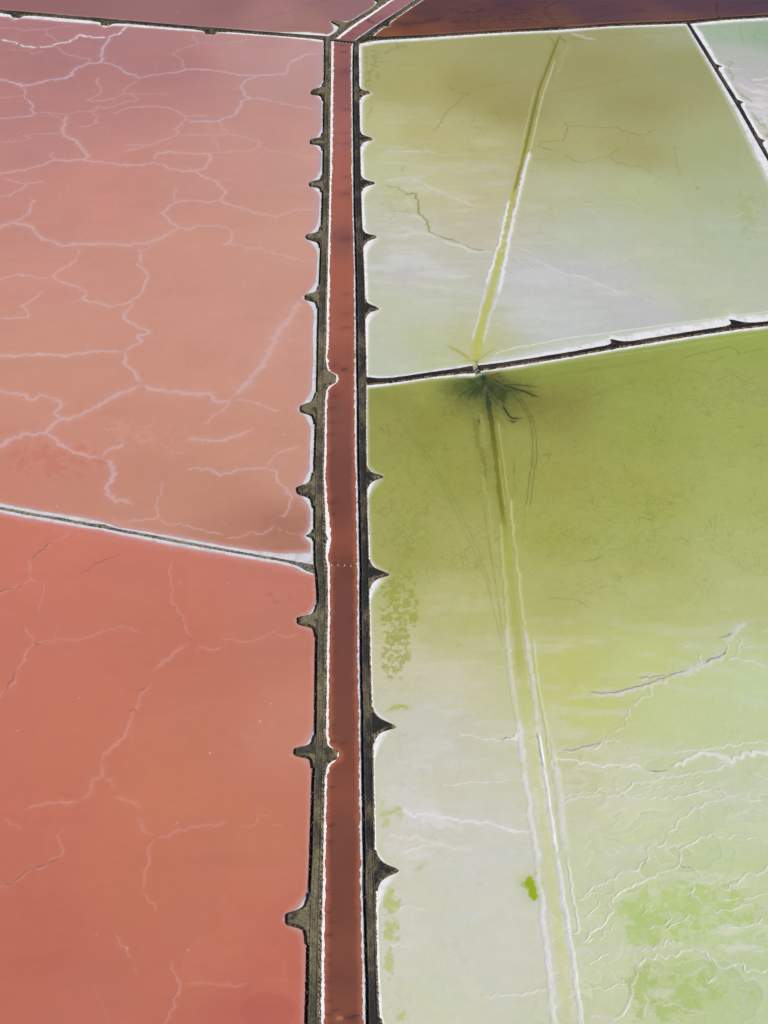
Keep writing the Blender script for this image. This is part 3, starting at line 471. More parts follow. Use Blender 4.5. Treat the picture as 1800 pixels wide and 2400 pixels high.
DITCH_R = [(1322, 84), (1301, 141), (1274, 217), (1258, 282), (1242, 353), (1220, 434), (1198, 532), (1185, 600), (1166, 692), (1147, 741), (1133, 806), (1130, 850)]
cm = [((a[0]+b[0])/2, (a[1]+b[1])/2) for a, b in zip(DITCH_L, DITCH_R)]
vein(P, (0,0), cm[:6], 18, .55, (160,152,84), obj='ditch', sc=1, h=.01, wig=.15, taper=False, tl=30, soft=.7, halo=.15); vein(P, (0,0), cm[3:9], 19, .85, (178,172,86), obj='ditch', sc=1, h=.01, wig=.15, taper=False, tl=40, soft=.75, halo=.1); vein(P, (0,0), cm[6:]+[(1113,880)], 19, .85, (186,186,98), obj='ditch', sc=1, h=.01, wig=.15, taper=False, tl=14, soft=.75, halo=.1)
vein(P, (0,0), [(a-1,b) for a, b in cm[:6]], 8, .75, (122,118,46), obj='wheel_track', sc=1, h=.01, wig=.2, halo=.2)
vein(P, (0,0), DITCH_L[2:6], 4, .35, (200,200,160), obj='salt_bank', sc=1, wig=.3); vein(P, (0,0), DITCH_R[1:5], 4, .55, (208,208,180), obj='salt_bank', sc=1, wig=.3)
vein(P, (0,0), DITCH_L[5:9], 8, .9, (224,226,228), obj='salt_bank', sc=1, wig=.6, h=.15); vein(P, (0,0), DITCH_R[4:9], 9, .9, (224,226,230), obj='salt_bank', sc=1, wig=.6, h=.15)
vein(P, (0,0), DITCH_L[8:11], 6, .6, (212,216,210), obj='salt_bank', sc=1, wig=.4); vein(P, (0,0), DITCH_R[8:11], 6, .6, (212,216,212), obj='salt_bank', sc=1, wig=.4)
vein(P, B1, [(265,385),(310,405),(350,430),(375,455)], 9, .75, (170,166,74), obj='wheel_track', h=.01, wig=.2); vein(P, B1, [(490,400),(455,415),(420,440),(400,460)], 8, .7, (172,174,80), obj='wheel_track', h=.01, wig=.2)
vein(P, B1, [(330,460),(390,458),(450,450)], 16, .6, (176,172,84), obj=None)
vein(P, B0, [(705,150),(730,175),(740,210)], 7, .5, OD, obj=None); vein(P, B0, [(760,150),(780,180),(800,185)], 8, .6, (120,118,60), obj=None); vein(P, B0, [(790,160),(840,170),(890,178)], 5, .6, OY, obj=None); vein(P, B0, [(800,140),(870,165),(920,170)], 8, .6, (200,206,190), obj=None); vein(P, B0, [(720,135),(760,128),(830,130)], 10, .7, (214,216,216), obj=None); vein(P, B0, [(780,170),(880,160),(1000,150),(1200,140),(1300,130)], 4, .3, OY, obj=None)
vein(P, B0, [(750,215),(742,280),(725,360)], 4, .25, OD, obj=None); vein(P, B0, [(800,190),(770,260),(755,320)], 5, .3, (188,186,130), obj=None)
AL = dict(obj='algae_line', h=.015, halo=.15, wig=1.4, gap=.35)
for q, ww, a in (([(270,370),(320,395),(370,405),(330,420),(320,450),(290,470),(250,520),(210,570)],2.6,.6),([(380,385),(450,370),(520,360),(610,338)],2.6,.45),([(715,405),(800,385),(930,370),(1000,350),(1060,335),(1120,330)],2.6,.4),([(780,520),(795,545),(860,545),(930,550),(1010,550),(1060,575),(1130,580),(1180,555)],2.8,.6),([(795,545),(780,605),(720,612),(680,615),(670,635),(740,652)],3.4,.55),([(780,670),(850,705),(900,690),(970,675),(1025,635)],2.6,.5),([(980,675),(1005,700),(1080,715),(1140,735),(1165,755)],2.6,.5),([(1265,610),(1260,680),(1275,770)],2.6,.4),([(640,680),(700,688),(720,686)],2.6,.5),([(620,735),(650,745)],3,.5),([(80,840),(130,840),(150,870),(145,920),(175,950),(200,1000),(250,1025),(320,1045),(380,1075),(450,1085)],6,.6),([(0,800),(60,810),(100,835),(160,838)],4,.45),([(30,920),(60,910),(120,915)],3,.4),([(440,490),(490,480),(510,525)],2.6,.4),([(370,560),(430,545),(460,560),(420,590)],2.6,.35),([(360,640),(390,660)],3,.4),([(1340,800),(1360,815),(1350,825)],4,.45),([(930,825),(945,835)],3,.4),([(860,880),(910,870)],2.4,.3),([(1080,800),(1110,845)],2,.2),([(1170,780),(1180,800)],3,.35),([(1330,440),(1330,500)],2.6,.25),([(450,500),(400,480),(380,540),(420,560),(400,590)],2.4,.3),([(540,450),(630,425)],2.6,.35),([(95,710),(75,750)],4,.35),([(20,90),(60,200),(90,190)],2.4,.5),([(0,235),(30,215),(80,200),(100,205)],3,.5),([(1100,160),(1180,190),(1240,205)],2.4,.3),([(370,235),(400,240)],6,.25),([(170,275),(200,285)],4,.3),([(980,450),(1060,445),(1140,460),(1230,470)],2.4,.25)):
    vein(P, B0, q, ww, a, OD, **AL)
for q, ww, a in (([(1310,540),(1340,565),(1400,595),(1410,625)],2,.5),([(1400,600),(1290,630),(1210,655),(1130,690),(1070,690),(980,720),(960,770),(980,800),(1060,805),(1150,800),(1210,815)],2.2,.55),([(960,830),(980,840),(1010,870),(1060,885)],3,.55),([(980,870),(940,940),(920,990),(930,1040),(870,1090),(910,1140)],2.6,.55),([(1030,940),(1040,990),(1020,1030)],2,.45),([(960,1230),(920,1280)],2.6,.5),([(920,1310),(1000,1295),(1120,1298)],2.2,.45),([(930,1370),(920,1440),(890,1490),(890,1560)],2.6,.5),([(1270,850),(1340,852),(1400,838),(1520,848)],2,.3)):
    vein(P, (700,0), q, ww, a, OD, sc=5.53, **AL)
SW = (206, 208, 200)
for q, ww, a in (([(0,650),(80,655),(150,655),(230,660)],4,.5),([(0,775),(60,770),(100,765)],5,.5),([(100,765),(160,790),(240,830),(330,870),(400,890)],8,.35),([(60,1015),(120,1005),(200,1010),(260,1030)],14,.4),([(240,1035),(320,1060),(400,1085),(470,1090)],14,.5),([(90,850),(130,900)],14,.3),([(80,930),(140,935),(180,960)],12,.3),([(140,1000),(110,985),(60,975)],8,.25),([(470,1090),(560,1065),(640,1090)],8,.35),([(0,1070),(60,1080)],10,.3)):
    vein(P, B0, q, ww, a, (212,214,212), obj='salt_ridge', wig=1.2, h=.1)
for q, ww, a in (([(540,0),(600,5),(680,30),(760,70),(870,95),(980,145),(1060,180)],6,.45),([(260,85),(320,90),(380,85)],12,.25),([(570,10),(640,60),(700,85)],5,.3),([(900,120),(1000,140),(1100,175),(1180,210)],4,.25)):
    vein(P, B1, q, ww, a, (212,214,212), wig=1.0)
vein(P, B1, [(470,425),(560,395),(700,372),(800,350),(1000,328),(1200,300),(1400,272),(1659,238),(1900,205)], 4.5, .75, (216,218,218), obj='salt_bank', wig=.4, h=.15)
vein(P, B1, [(450,420),(520,410),(650,388),(800,365),(1000,343),(1200,315),(1400,287),(1659,253),(1900,222)], 6, .6, (186,202,150), obj='ditch', wig=.2, h=.01, soft=.5)
vein(P, B1, [(430,452),(560,438),(720,405),(900,370),(1100,342),(1300,310),(1500,285),(1659,268)], 17, .55, (208,211,211), obj=None, wig=.2, halo=.4, taper=True)
vein(P, (0,0), [(1116,848),(1121,860),(1127,880)], 9, .9, (40,52,38), obj=None, sc=1, taper=False, halo=.2)
vein(P, B1, [(915,305),(950,300),(940,315)], 7, .4, (180,190,130), obj=None, gap=.4)
vein(P, B1, [(200,440),(330,460)], 10, .3, (205,206,190), obj=None)
P = 'pale'
for q, ww, a in (([(1420,225),(1470,228)],3,.5),([(1430,250),(1460,265)],4,.5),([(1470,275),(1500,270),(1490,300),(1510,340),(1500,355)],5,.55),([(1500,365),(1530,395),(1580,440),(1600,450)],9,.55),([(1580,480),(1620,530),(1659,560)],10,.5),([(1430,180),(1440,165),(1500,165)],2.6,.4),([(1545,110),(1540,150),(1560,190)],3,.45),([(1610,130),(1600,160),(1640,175)],3,.4),([(1510,250),(1600,245)],3,.3),([(1640,570),(1659,590),(1700,600)],10,.5)):
    vein(P, B0, q, ww, a, (140,160,96), **AL)
for q, ww, a in (([(1460,290),(1500,295),(1560,300)],4,.5),([(1520,360),(1570,385),(1620,400),(1700,430)],8,.5),([(1540,430),(1600,450),(1659,470)],12,.5),([(1600,500),(1640,500),(1659,540)],14,.6),([(1620,560),(1659,570)],10,.6)):
    vein(P, B0, q, ww, a, (222,222,224), wig=1.5)
P = 'green'; GD, GDK = (104, 118, 42), (44, 60, 40)
vein(P, (0,0), [(1126,868),(1135,885),(1145,910)], 34, .85, (56,70,46), obj=None, sc=1, halo=.8, taper=False); vein(P, (0,0), [(1100,905),(1150,918),(1190,925)], 66, .75, (82,92,48), obj=None, sc=1, halo=.9, taper=False, soft=0); vein(P, (0,0), [(1095,950),(1140,960),(1200,955)], 44, .35, (112,114,56), obj=None, sc=1, halo=.9, taper=False, soft=0)
vein(P, (0,0), [(1230,930),(1280,935),(1330,920)], 50, .3, (124,122,60), obj=None, sc=1, halo=.9, taper=False, soft=0)
vein(P, (0,0), [(1090,790),(1116,855),(1122,868),(1132,890),(1142,930),(1150,975),(1156,1020),(1164,1090)], 13, .85, GDK, obj='ditch', sc=1, h=.01, wig=.2, taper=False, tl=32, soft=.6, halo=.3)
vein(P, (0,0), [(1144,930),(1148,965),(1158,1040),(1166,1100),(1172,1160),(1180,1220),(1192,1310)], 17, .75, (112,112,34), obj='ditch', sc=1, h=.01, wig=.3, taper=False, tl=36, soft=.4, halo=.3)
vein(P, (0,0), [(1174,1180),(1186,1260),(1196,1340),(1206,1430),(1218,1530),(1232,1640),(1246,1740)], 24, .55, (164,170,78), obj='ditch', sc=1, h=.01, wig=.3, taper=False, tl=30, soft=.6, halo=.1)
vein(P, (0,0), [(1218,1530),(1238,1680),(1262,1850),(1285,2000),(1300,2120),(1320,2260),(1340,2420)], 30, .5, (202,204,142), obj='ditch', sc=1, h=.01, wig=.3, taper=False, tl=24, soft=.5, halo=.1)
vein(P, (0,0), [(1110,970),(1116,1010),(1128,1060),(1142,1130)], 14, .5, (112,116,44), obj=None, sc=1, halo=.4)
vein(P, (0,0), [(1120,965),(1130,1000),(1136,1040)], 7, .5, (160,160,100), obj=None, sc=1); vein(P, (0,0), [(1166,985),(1174,1040),(1184,1110),(1192,1180)], 4, .5, (186,186,116), obj='salt_bank', sc=1, wig=.3); vein(P, (0,0), [(1168,1070),(1174,1120),(1184,1190)], 3, .5, (186,186,112), obj='salt_bank', sc=1, wig=.3)
vein(P, (0,0), [(1126,1080),(1140,1150),(1152,1220),(1162,1290)], 5, .35, (182,186,112), obj=None, sc=1)
for q, ww, a in (([(1150,885),(1175,900),(1210,912),(1245,925),(1268,932)],6,.75),([(1176,890),(1205,925),(1225,955),(1242,985),(1250,1030),(1248,1080),(1240,1130),(1232,1190)],2.4,.38),([(1184,888),(1212,920),(1234,955),(1250,985),(1259,1030),(1257,1080),(1250,1130),(1242,1190)],2.4,.38),([(1100,932),(1115,912),(1128,900)],9,.7),([(1180,900),(1220,902),(1262,908)],3,.6),([(1098,886),(1110,898),(1125,903)],7,.7),([(1176,945),(1185,965),(1200,980),(1225,981)],5,.75),([(1188,984),(1204,990),(1214,984)],7,.75),([(1170,918),(1172,935),(1160,930)],14,.7),([(1178,925),(1190,915),(1205,912)],3,.6),([(1122,972),(1122,1000)],8,.5),([(1160,885),(1185,880)],4,.6)):
    vein(P, (0,0), q, ww*1.35, min(a*1.2, .9), (50,64,32), obj='wheel_track', sc=1, h=.01, wig=.4, halo=.3, soft=.3)
for q, ww, a in (([(1195,890),(1280,880),(1400,862),(1560,838)],2.6,.35),([(1195,894),(1280,884),(1400,867),(1560,843)],2.6,.35),([(1235,975),(1300,955),(1400,920),(1500,885)],2.6,.35),([(1237,980),(1302,960),(1402,925),(1500,890)],2.6,.35),([(925,975),(990,1060),(1050,1160),(1110,1290),(1140,1360),(1180,1520)],3,.3),([(932,975),(1000,1060),(1062,1160),(1122,1290),(1152,1380)],3,.3),([(1134,1180),(1148,1290),(1166,1390),(1180,1500)],3,.35),([(1202,1065),(1206,1110),(1206,1160)],2.4,.35),([(1232,1190),(1225,1290)],2.4,.2)):
    vein(P, (0,0), q, ww, a, GD, obj='wheel_track', sc=1, h=.01, wig=.25, halo=.15)
vein(P, (0,0), [(1090,900),(1120,915),(1150,905),(1185,915)], 40, .5, (70,82,44), obj=None, sc=1, halo=.7, taper=False, soft=0, wig=2); vein(P, (0,0), [(1170,905),(1185,930),(1180,950)], 18, .6, (52,66,36), obj=None, sc=1, halo=.4, wig=2)
vein(P, (0,0), [(1121,858),(1128,873),(1135,886)], 8, .9, (30,44,36), obj='ditch', sc=1, h=.01, taper=False)
for k in range(16):
    an_ = R(200 + 140*((k*.618) % 1)); r0, r1 = 6 + 10*((k*.37) % 1), 26 + 50*((k*.77) % 1)
    vein(P, (0,0), [(1140 + math.cos(an_)*r0*1.4, 890 - math.sin(an_)*r0), (1140 + math.cos(an_ + .1)*(r0+r1)*.8, 890 - math.sin(an_ + .1)*(r0+r1)*.6), (1140 + math.cos(an_ + .22)*r1*1.4, 890 - math.sin(an_ + .22)*r1)], 3 + 7*((k*.53) % 1), .4, (48,62,38) if k % 4 else (110,112,84), obj=None, sc=1, wig=.8, halo=.3)
vein(P, (0,0), [(1142,880),(1160,878),(1180,870)], 7, .8, (96,66,40), obj=None, sc=1)
SB = dict(obj='salt_bank', wig=.6, h=.12, taper=True)
vein(P, B2, [(500,40),(520,300),(530,500)], 7, .35, (196,198,140), **SB); vein(P, B2, [(545,-60),(560,100),(580,300),(605,500)], 7, .45, (204,204,150), **SB)
vein(P, B2, [(528,480),(545,700),(575,900)], 11, .6, (208,208,190), **SB); vein(P, B2, [(605,500),(640,720),(665,930)], 11, .7, (208,206,198), **SB)
vein(P, B2, [(572,880),(590,1000),(605,1110)], 13, .8, (214,214,216), **SB); vein(P, B2, [(640,545),(655,680),(685,860),(705,960),(715,1060)], 6, .5, (206,206,178), gap=.4, **SB)
vein(P, B2, [(663,950),(678,1040),(690,1110)], 7, 1, (240,242,246), obj='salt_bank', wig=.2, h=.6, edge=1); vein(P, B2, [(718,960),(735,1080),(760,1160)], 10, .5, (206,206,196), **SB)
vein(P, B3, [(688,-10),(715,180),(742,370)], 8, 1, (236,238,242), obj='salt_bank', wig=.3, h=.3, edge=1); vein(P, B3, [(742,370),(770,540),(795,700),(822,880),(850,1120)], 10, .85, (222,224,230), obj='salt_bank', wig=.4, h=.2, edge=.6)
vein(P, B3, [(605,0),(625,130),(640,250),(662,420)], 12, .8, (216,216,218), **SB); vein(P, B3, [(662,420),(680,560),(700,780),(735,1120)], 12, .75, (218,219,224), **SB)
vein(P, B3, [(740,0),(760,120),(770,240),(780,360)], 16, .6, (214,214,214), **SB); vein(P, B3, [(790,380),(800,460),(820,570),(832,640),(838,710),(800,726)], 5, .7, (220,220,218), **SB)
vein(P, B3, [(640,60),(660,180),(670,260)], 11, .5, (212,212,206), obj=None, gap=.5); vein(P, B3, [(690,640),(715,750),(735,880),(760,1080)], 10, .55, (212,208,204), obj=None, gap=.3, halo=.1); vein(P, B3, [(780,820),(800,950),(815,1100)], 10, .5, (212,210,206), obj=None, gap=.35); vein(P, B3, [(695,20),(705,120),(722,240)], 10, .6, (214,214,214), obj=None, gap=.3)
SR = dict(obj='salt_ridge', wig=1.5, h=.13, edge=.5)
SG, SG2 = (208, 206, 206), (222, 222, 220)
SCARP = []
for q, ww, a in (([(1550,470),(1525,520),(1480,540),(1440,548)],11,.75),([(1480,600),(1440,640),(1380,660),(1315,690),(1230,715)],14,.85),([(1230,715),(1160,745),(1090,770),(1010,785),(940,790),(885,785)],8,.85),([(1465,550),(1480,600)],3,.6),([(1480,640),(1530,640),(1600,655),(1659,670),(1720,690)],5,.7),([(1530,530),(1520,620)],2.4,.5),([(1380,660),(1370,615),(1350,605)],3,.6),([(1090,720),(1160,715),(1230,706)],5,.7),([(1160,745),(1150,790),(1100,810),(1060,835)],5,.7),([(1060,835),(1045,900),(1040,935)],3.4,.6),([(1040,930),(1010,945),(985,950)],6,.7),([(1020,985),(940,1000),(860,1020),(810,1035),(730,1028)],5,.75),([(1659,505),(1620,520)],5,.6),([(1600,570),(1560,580),(1520,575)],2.4,.5),([(1280,580),(1330,575)],4,.4),([(820,735),(870,765)],6,.35),([(1215,675),(1250,672)],3,.4),([(1430,600),(1420,625)],3,.4)):
    vein(P, B2, q, ww, a, SG, **SR)
for q, ww, a in (([(725,1085),(780,1068),(850,1080),(940,1100),(1010,1085),(1075,1095),(1120,1110)],5,.8),([(1240,1106),(1300,1080),(1370,1040),(1420,1055),(1500,1070),(1580,1050),(1659,1045),(1720,1040)],11,.7),([(1230,1035),(1370,1025),(1480,1010),(1659,1000)],3.4,.5),([(310,945),(380,970),(440,990),(510,985)],5,.45),([(510,985),(560,975),(585,945)],9,.75),([(730,1028),(725,1085),(760,1160)],6,.6)):
    vein(P, B2, q, ww, a, SG2, **SR)
for q, ww, a in (([(1000,0),(1070,0),(1140,15),(1200,25),(1280,25),(1370,15),(1430,0),(1520,-12)],8,.65),([(770,155),(830,135),(900,120),(970,118),(1040,90),(1080,70),(1150,55),(1220,30)],7,.65),([(780,120),(860,105),(960,85),(1040,80)],4,.5),([(1030,110),(1060,130),(1150,125),(1250,130),(1340,110),(1380,95),(1450,100),(1530,125),(1600,135),(1700,155)],7,.6),([(1500,128),(1400,140),(1360,165),(1310,190),(1280,220),(1270,250),(1225,275),(1220,315),(1150,350),(1140,390),(1110,435),(1050,440),(1000,465),(940,495),(900,520),(830,570)],6.5,.65),([(1720,320),(1659,310),(1600,300),(1530,292),(1470,300),(1380,295),(1310,330),(1280,355),(1255,340),(1220,335)],5.5,.6),([(1280,355),(1270,415),(1240,430),(1180,460),(1120,490),(1060,520),(1000,560),(975,590),(990,630),(940,680),(900,720),(860,740),(835,750)],7.5,.7),([(1270,415),(1340,430),(1380,480),(1430,500),(1490,525),(1540,480),(1600,450),(1720,410)],6.5,.65),([(1340,500),(1330,540),(1390,590),(1440,620),(1520,615),(1600,590)],8,.6),([(1720,885),(1659,885),(1560,885),(1550,850),(1450,850),(1400,800),(1340,785),(1280,785),(1260,805),(1200,820),(1120,835),(1085,855)],8,.75),([(1085,855),(1085,900),(1070,960),(1030,1050),(1000,1075),(940,1070),(870,1060)],10,.6),([(865,955),(940,960),(1010,945),(1060,930)],4,.5),([(1090,60),(1120,90),(1200,85),(1290,70),(1300,50)],4,.45),([(1300,40),(1380,55),(1340,80),(1370,95)],4,.45),([(830,575),(900,545),(960,540),(1000,560)],5,.45),([(860,650),(920,600),(930,560)],3,.4),([(850,740),(920,740),(1000,670)],3,.4),([(870,850),(960,820),(1010,800)],2.6,.3),([(1100,790),(1160,790),(1220,760),(1270,770)],4,.45),([(1180,690),(1240,700),(1320,640),(1340,660)],4,.4),([(1110,640),(1170,610),(1240,640),(1180,680),(1120,690)],4,.4),([(1420,560),(1520,570),(1600,560),(1659,540)],4,.4),([(1480,690),(1560,680),(1640,640)],5,.4),([(1150,1020),(1240,1010),(1300,1040),(1370,1050),(1400,1090)],6,.45),([(1380,900),(1400,930),(1440,900)],8,.5)):
    vein(P, B3, q, ww*.66, a*.85, (212, 210, 206), **SR)
for q, ww, a in (([(0,175),(80,195),(130,210),(180,190),(250,205),(330,230),(400,240),(470,240),(540,265),(640,277)],8,.75),([(130,210),(180,215),(260,245),(340,260)],22,.4),([(240,75),(340,65),(430,60),(540,50)],4,.4),([(0,290),(120,300),(250,330),(380,350)],10,.3),([(60,360),(160,330),(300,340)],7,.25),([(0,590),(90,600),(200,620)],6,.25),([(420,990),(560,975),(700,955)],5,.35),([(0,760),(120,770)],6,.3)):
    vein(P, B3, q, ww, a, (222,222,224), obj='salt_ridge', wig=1.2, h=.1)
for q, ww, a in (([(0,185),(50,185),(80,205),(70,230)],16,.55),([(20,190),(60,190)],14,.5),([(110,440),(150,430),(190,405)],14,.35),([(390,510),(430,500)],22,.3),([(400,450),(440,445)],12,.3),([(310,510),(350,520)],16,.25),([(570,345),(590,350)],5,.5),([(10,860),(70,840),(130,850)],10,.6)):
    vein(P, B3 if q[0][1] != 860 else B2, q, ww, a, (172,178,92), obj=None, halo=.2, wig=1.5, soft=.6)
vein(P, B3, [(622,495),(640,520),(645,548)], 24, .95, (150,172,34), obj='algae_patch', h=.02, wig=1.0, soft=.75, halo=.35, taper=False)
vein(P, B2, [(10,860),(60,838),(130,846)], 9, .55, (172,176,84), obj='algae_patch', h=.015, wig=1.5); vein(P, B2, [(70,955),(110,968)], 8, .45, (172,178,90), obj='algae_patch', h=.015, wig=1.5); vein(P, B2, [(300,590),(355,575)], 6, .4, (164,170,80), obj='algae_patch', h=.015, wig=1.5); vein(P, B2, [(190,630),(205,632)], 6, .35, (164,170,80), obj=None); vein(P, B2, [(250,968),(275,966)], 5, .5, (172,182,80), obj=None)
vein(P, (0,0), [(870,1190),(884,1189)], 8, .8, (110,126,44), obj='algae_patch', sc=1, h=.015)
for q, ww, a in (([(1285,440),(1400,415),(1500,395),(1520,405)],2.6,.5),([(1290,445),(1295,460)],2.6,.5),([(1510,395),(1535,420),(1520,430)],3,.6),([(1350,455),(1420,455),(1480,435)],2.6,.5),([(1540,420),(1659,395)],3,.45),([(1100,480),(1120,510)],2.4,.35),([(860,520),(880,555)],2.6,.35),([(1290,510),(1340,500),(1400,520)],2.4,.35),([(1450,530),(1500,510),(1560,540),(1600,520)],2.4,.35),([(1320,560),(1370,580)],2.4,.3),([(1020,890),(1045,915),(1060,940)],3,.4),([(800,1010),(850,1000),(900,990)],2.4,.3),([(560,860),(565,950)],2.6,.4)):
    vein(P, B1, q, ww, a, GD, **AL)
for q, ww, a in (([(780,235),(880,210),(960,200)],3,.4),([(1180,205),(1240,200)],5,.35),([(1400,130),(1440,180),(1480,190)],2.6,.35),([(700,365),(800,380),(880,400),(895,420)],3,.35),([(560,90),(570,200),(600,230)],2.6,.35),([(0,60),(60,80),(150,130)],2.6,.4),([(330,170),(350,240)],2.6,.3),([(1365,195),(1375,220)],5,.35)):
    vein(P, B2, q, ww, a, GD, **AL)
vein(P, B1, [(0,560),(300,530),(700,470),(1000,430),(1659,335)], 9, .4, (168,182,112), obj=None, wig=.2, taper=False, soft=0)

for o_, q, ww in ((B2, [(885,776),(940,782),(1010,776),(1090,760),(1160,734),(1230,708),(1315,682)], 2.6), (B2, [(1378,658),(1410,640),(1445,630),(1475,600),(1482,588)], 3.4), (B2, [(1440,545),(1480,536),(1515,520)], 2.4), (B2, [(500,984),(540,976),(562,966)], 3.0), (B2, [(1095,717),(1160,711),(1225,704)], 2.0), (B2, [(760,1030),(820,1028),(880,1010),(950,994)], 2.2), (B3, [(1140,10),(1180,14),(1230,8)], 3.2), (B3, [(1272,412),(1290,425),(1340,428)], 2.0), (B3, [(974,588),(985,580)], 5), (B3, [(1270,345),(1280,350)], 4), (B3, [(800,724),(840,722)], 2.0), (B3, [(1225,275),(1222,312)], 2.0), (B3, [(1140,388),(1112,432)], 2.0), (B3, [(1090,858),(1088,900)], 2.4)):
    vein('green', o_, q, ww, .75, (112, 98, 84), obj='crack_line', h=.01, wig=.6, halo=.2, gap=.3)
# algae meshes / crust plates: patches whose colour breaks up along an irregular edge   (px, py, rx, ry, rgb, threshold, scale, strength)
PATCH = dict(green=[(935,1420,42,95,(150,160,66),.42,3.0,.75),(925,1530,34,60,(154,162,72),.44,3.0,.7),(915,2115,22,36,(178,188,104),.40,3.0,.75),(918,2185,18,36,(178,188,104),.44,2.6,.75),(912,2260,12,40,(182,190,112),.45,2.6,.7),(930,2390,26,40,(180,190,108),.45,3,.65),(905,1905,16,40,(180,188,104),.46,2.6,.6),(1610,2140,150,75,(176,198,120),.46,5,.75),(1600,2330,150,75,(170,190,112),.47,5,.75),(1500,2160,60,60,(172,196,116),.45,6,.6),(1252,1720,17,70,(214,213,209),.47,2.2,.7),(1268,1840,17,80,(214,213,209),.47,2.2,.7),(1280,1960,15,70,(214,213,209),.5,2.2,.6),(1262,2060,12,30,(196,186,96),.42,3,.5),(1720,2200,90,70,(214,216,206),.58,4,.6),(960,1250,70,60,(140,150,58),.5,2.2,.4),(1000,1100,110,110,(138,148,58),.55,1.8,.35),(1400,1230,220,120,(146,160,64),.55,2.4,.3),(1640,900,180,60,(134,152,58),.57,2,.35),(1120,2330,90,40,(206,208,176),.5,6,.4),(1000,1760,60,40,(206,206,196),.5,6,.6),(960,1900,70,120,(212,212,210),.5,5,.5),(1000,2020,90,50,(212,212,208),.52,5,.4)],
 olive=[(870,150,26,70,(146,148,74),.56,2.6,.5),(930,480,60,60,(170,178,104),.6,3,.4),(1750,500,30,70,(160,174,104),.5,4,.4),(980,640,120,50,(206,208,206),.5,10,.6),(930,560,50,60,(206,208,204),.52,8,.5),(1300,690,160,60,(204,206,206),.5,12,.45),(960,430,60,40,(206,206,190),.55,6,.4)],
 pale=[(1790,250,40,80,(216,216,216),.48,5,.7),(1790,330,30,40,(186,192,160),.5,5,.6)],
 pink=[(130,1080,110,40,(196,122,104),.42,6,.6),(330,1010,110,40,(206,158,146),.55,3,.35),(420,1050,120,80,(200,146,128),.55,8,.3)],
 red=[(520,1900,80,50,(196,122,86),.52,4,.45),(480,1650,200,200,(192,120,92),.58,7,.35),(560,2150,120,120,(192,114,86),.58,6,.35),(200,1800,200,120,(196,118,92),.58,7,.35),(650,1400,40,20,(164,104,86),.55,4,.4),(630,2370,60,40,(172,88,80),.36,14,.3)],
 canal=[], brown=[(1150,40,160,34,(64,44,58),.6,3,.5)], rose=[])
for key, d in DY.items():            # pale shallows beside every salt crust
    for side, nm in ((1, 'sl'), (-1, 'sr')):
        v = line_at(d, d[nm] + side*0.2)[::6]; nrm = d['n'][::6]*side; dd = np.abs(d[nm] - (d['fl'] if side > 0 else d['fr']))[::6]
        for pond, poly in OUT.items():
            if pond == 'canal': continue
            m = inpoly(v + nrm*0.3, poly)
            if m.sum() < 6: continue
            c = dict(pink=(198,160,164), red=(204,156,150), rose=(186,156,160), brown=(150,104,72), olive=(198,206,190), pale=(206,210,206), green=(192,204,176))[pond]
            run = np.flatnonzero(np.diff(np.r_[0, m.astype(int), 0])); k0 = run[0::2]; k1 = run[1::2]
            for a_, b_ in zip(k0, k1):
                if b_ - a_ < 4: continue
                VEINS[pond].append(dict(v=v[a_:b_], w=dict(olive=2.2, pale=2.2, green=1.5, pink=2.6, red=2.2).get(pond, 1.6), a=.6, c=lin(c)*KALB, obj=None, h=0, halo=.0, taper=False, edge=0, gap=0, soft=-.2, seed=1.7, fat=.4))

def worley(x, y, c):
    gx, gy = np.floor(x/c).astype(int), np.floor(y/c).astype(int)
    f1 = np.full(len(x), 1e9); f2 = f1.copy(); idc = np.zeros(len(x))
    for i in (-1, 0, 1):
        for j in (-1, 0, 1):
            a, b = (gx + i) & 255, (gy + j) & 255
            d = np.hypot((gx + i + T256[a, b])*c - x, (gy + j + T256[b, (a + 77) & 255])*c - y)
            m = d < f1; f2 = np.where(m, f1, np.minimum(f2, d)); idc = np.where(m, T256[(a + 31) & 255, (b + 5) & 255], idc); f1 = np.where(m, d, f1)
    return f1, f2, idc
def base_col(pond, P):
    B = np.array(BASE[pond], float); c = G(B[:, 0], B[:, 1]); L = lin(B[:, 2:])*KALB
    out = np.zeros((len(P), 3))
    q = P + 14*np.stack([fbm(P[:, 0], P[:, 1], 60, 3, 11) - .5, fbm(P[:, 0], P[:, 1], 60, 3, 23) - .5], -1)
    for k in range(0, len(P), 100000):
        s = slice(k, k + 100000)
        d2 = ((q[s, None] - c[None])**2).sum(2) + 120.0
        wt = d2**-1.6; wt /= wt.sum(1, keepdims=True); out[s] = wt @ L
    return out
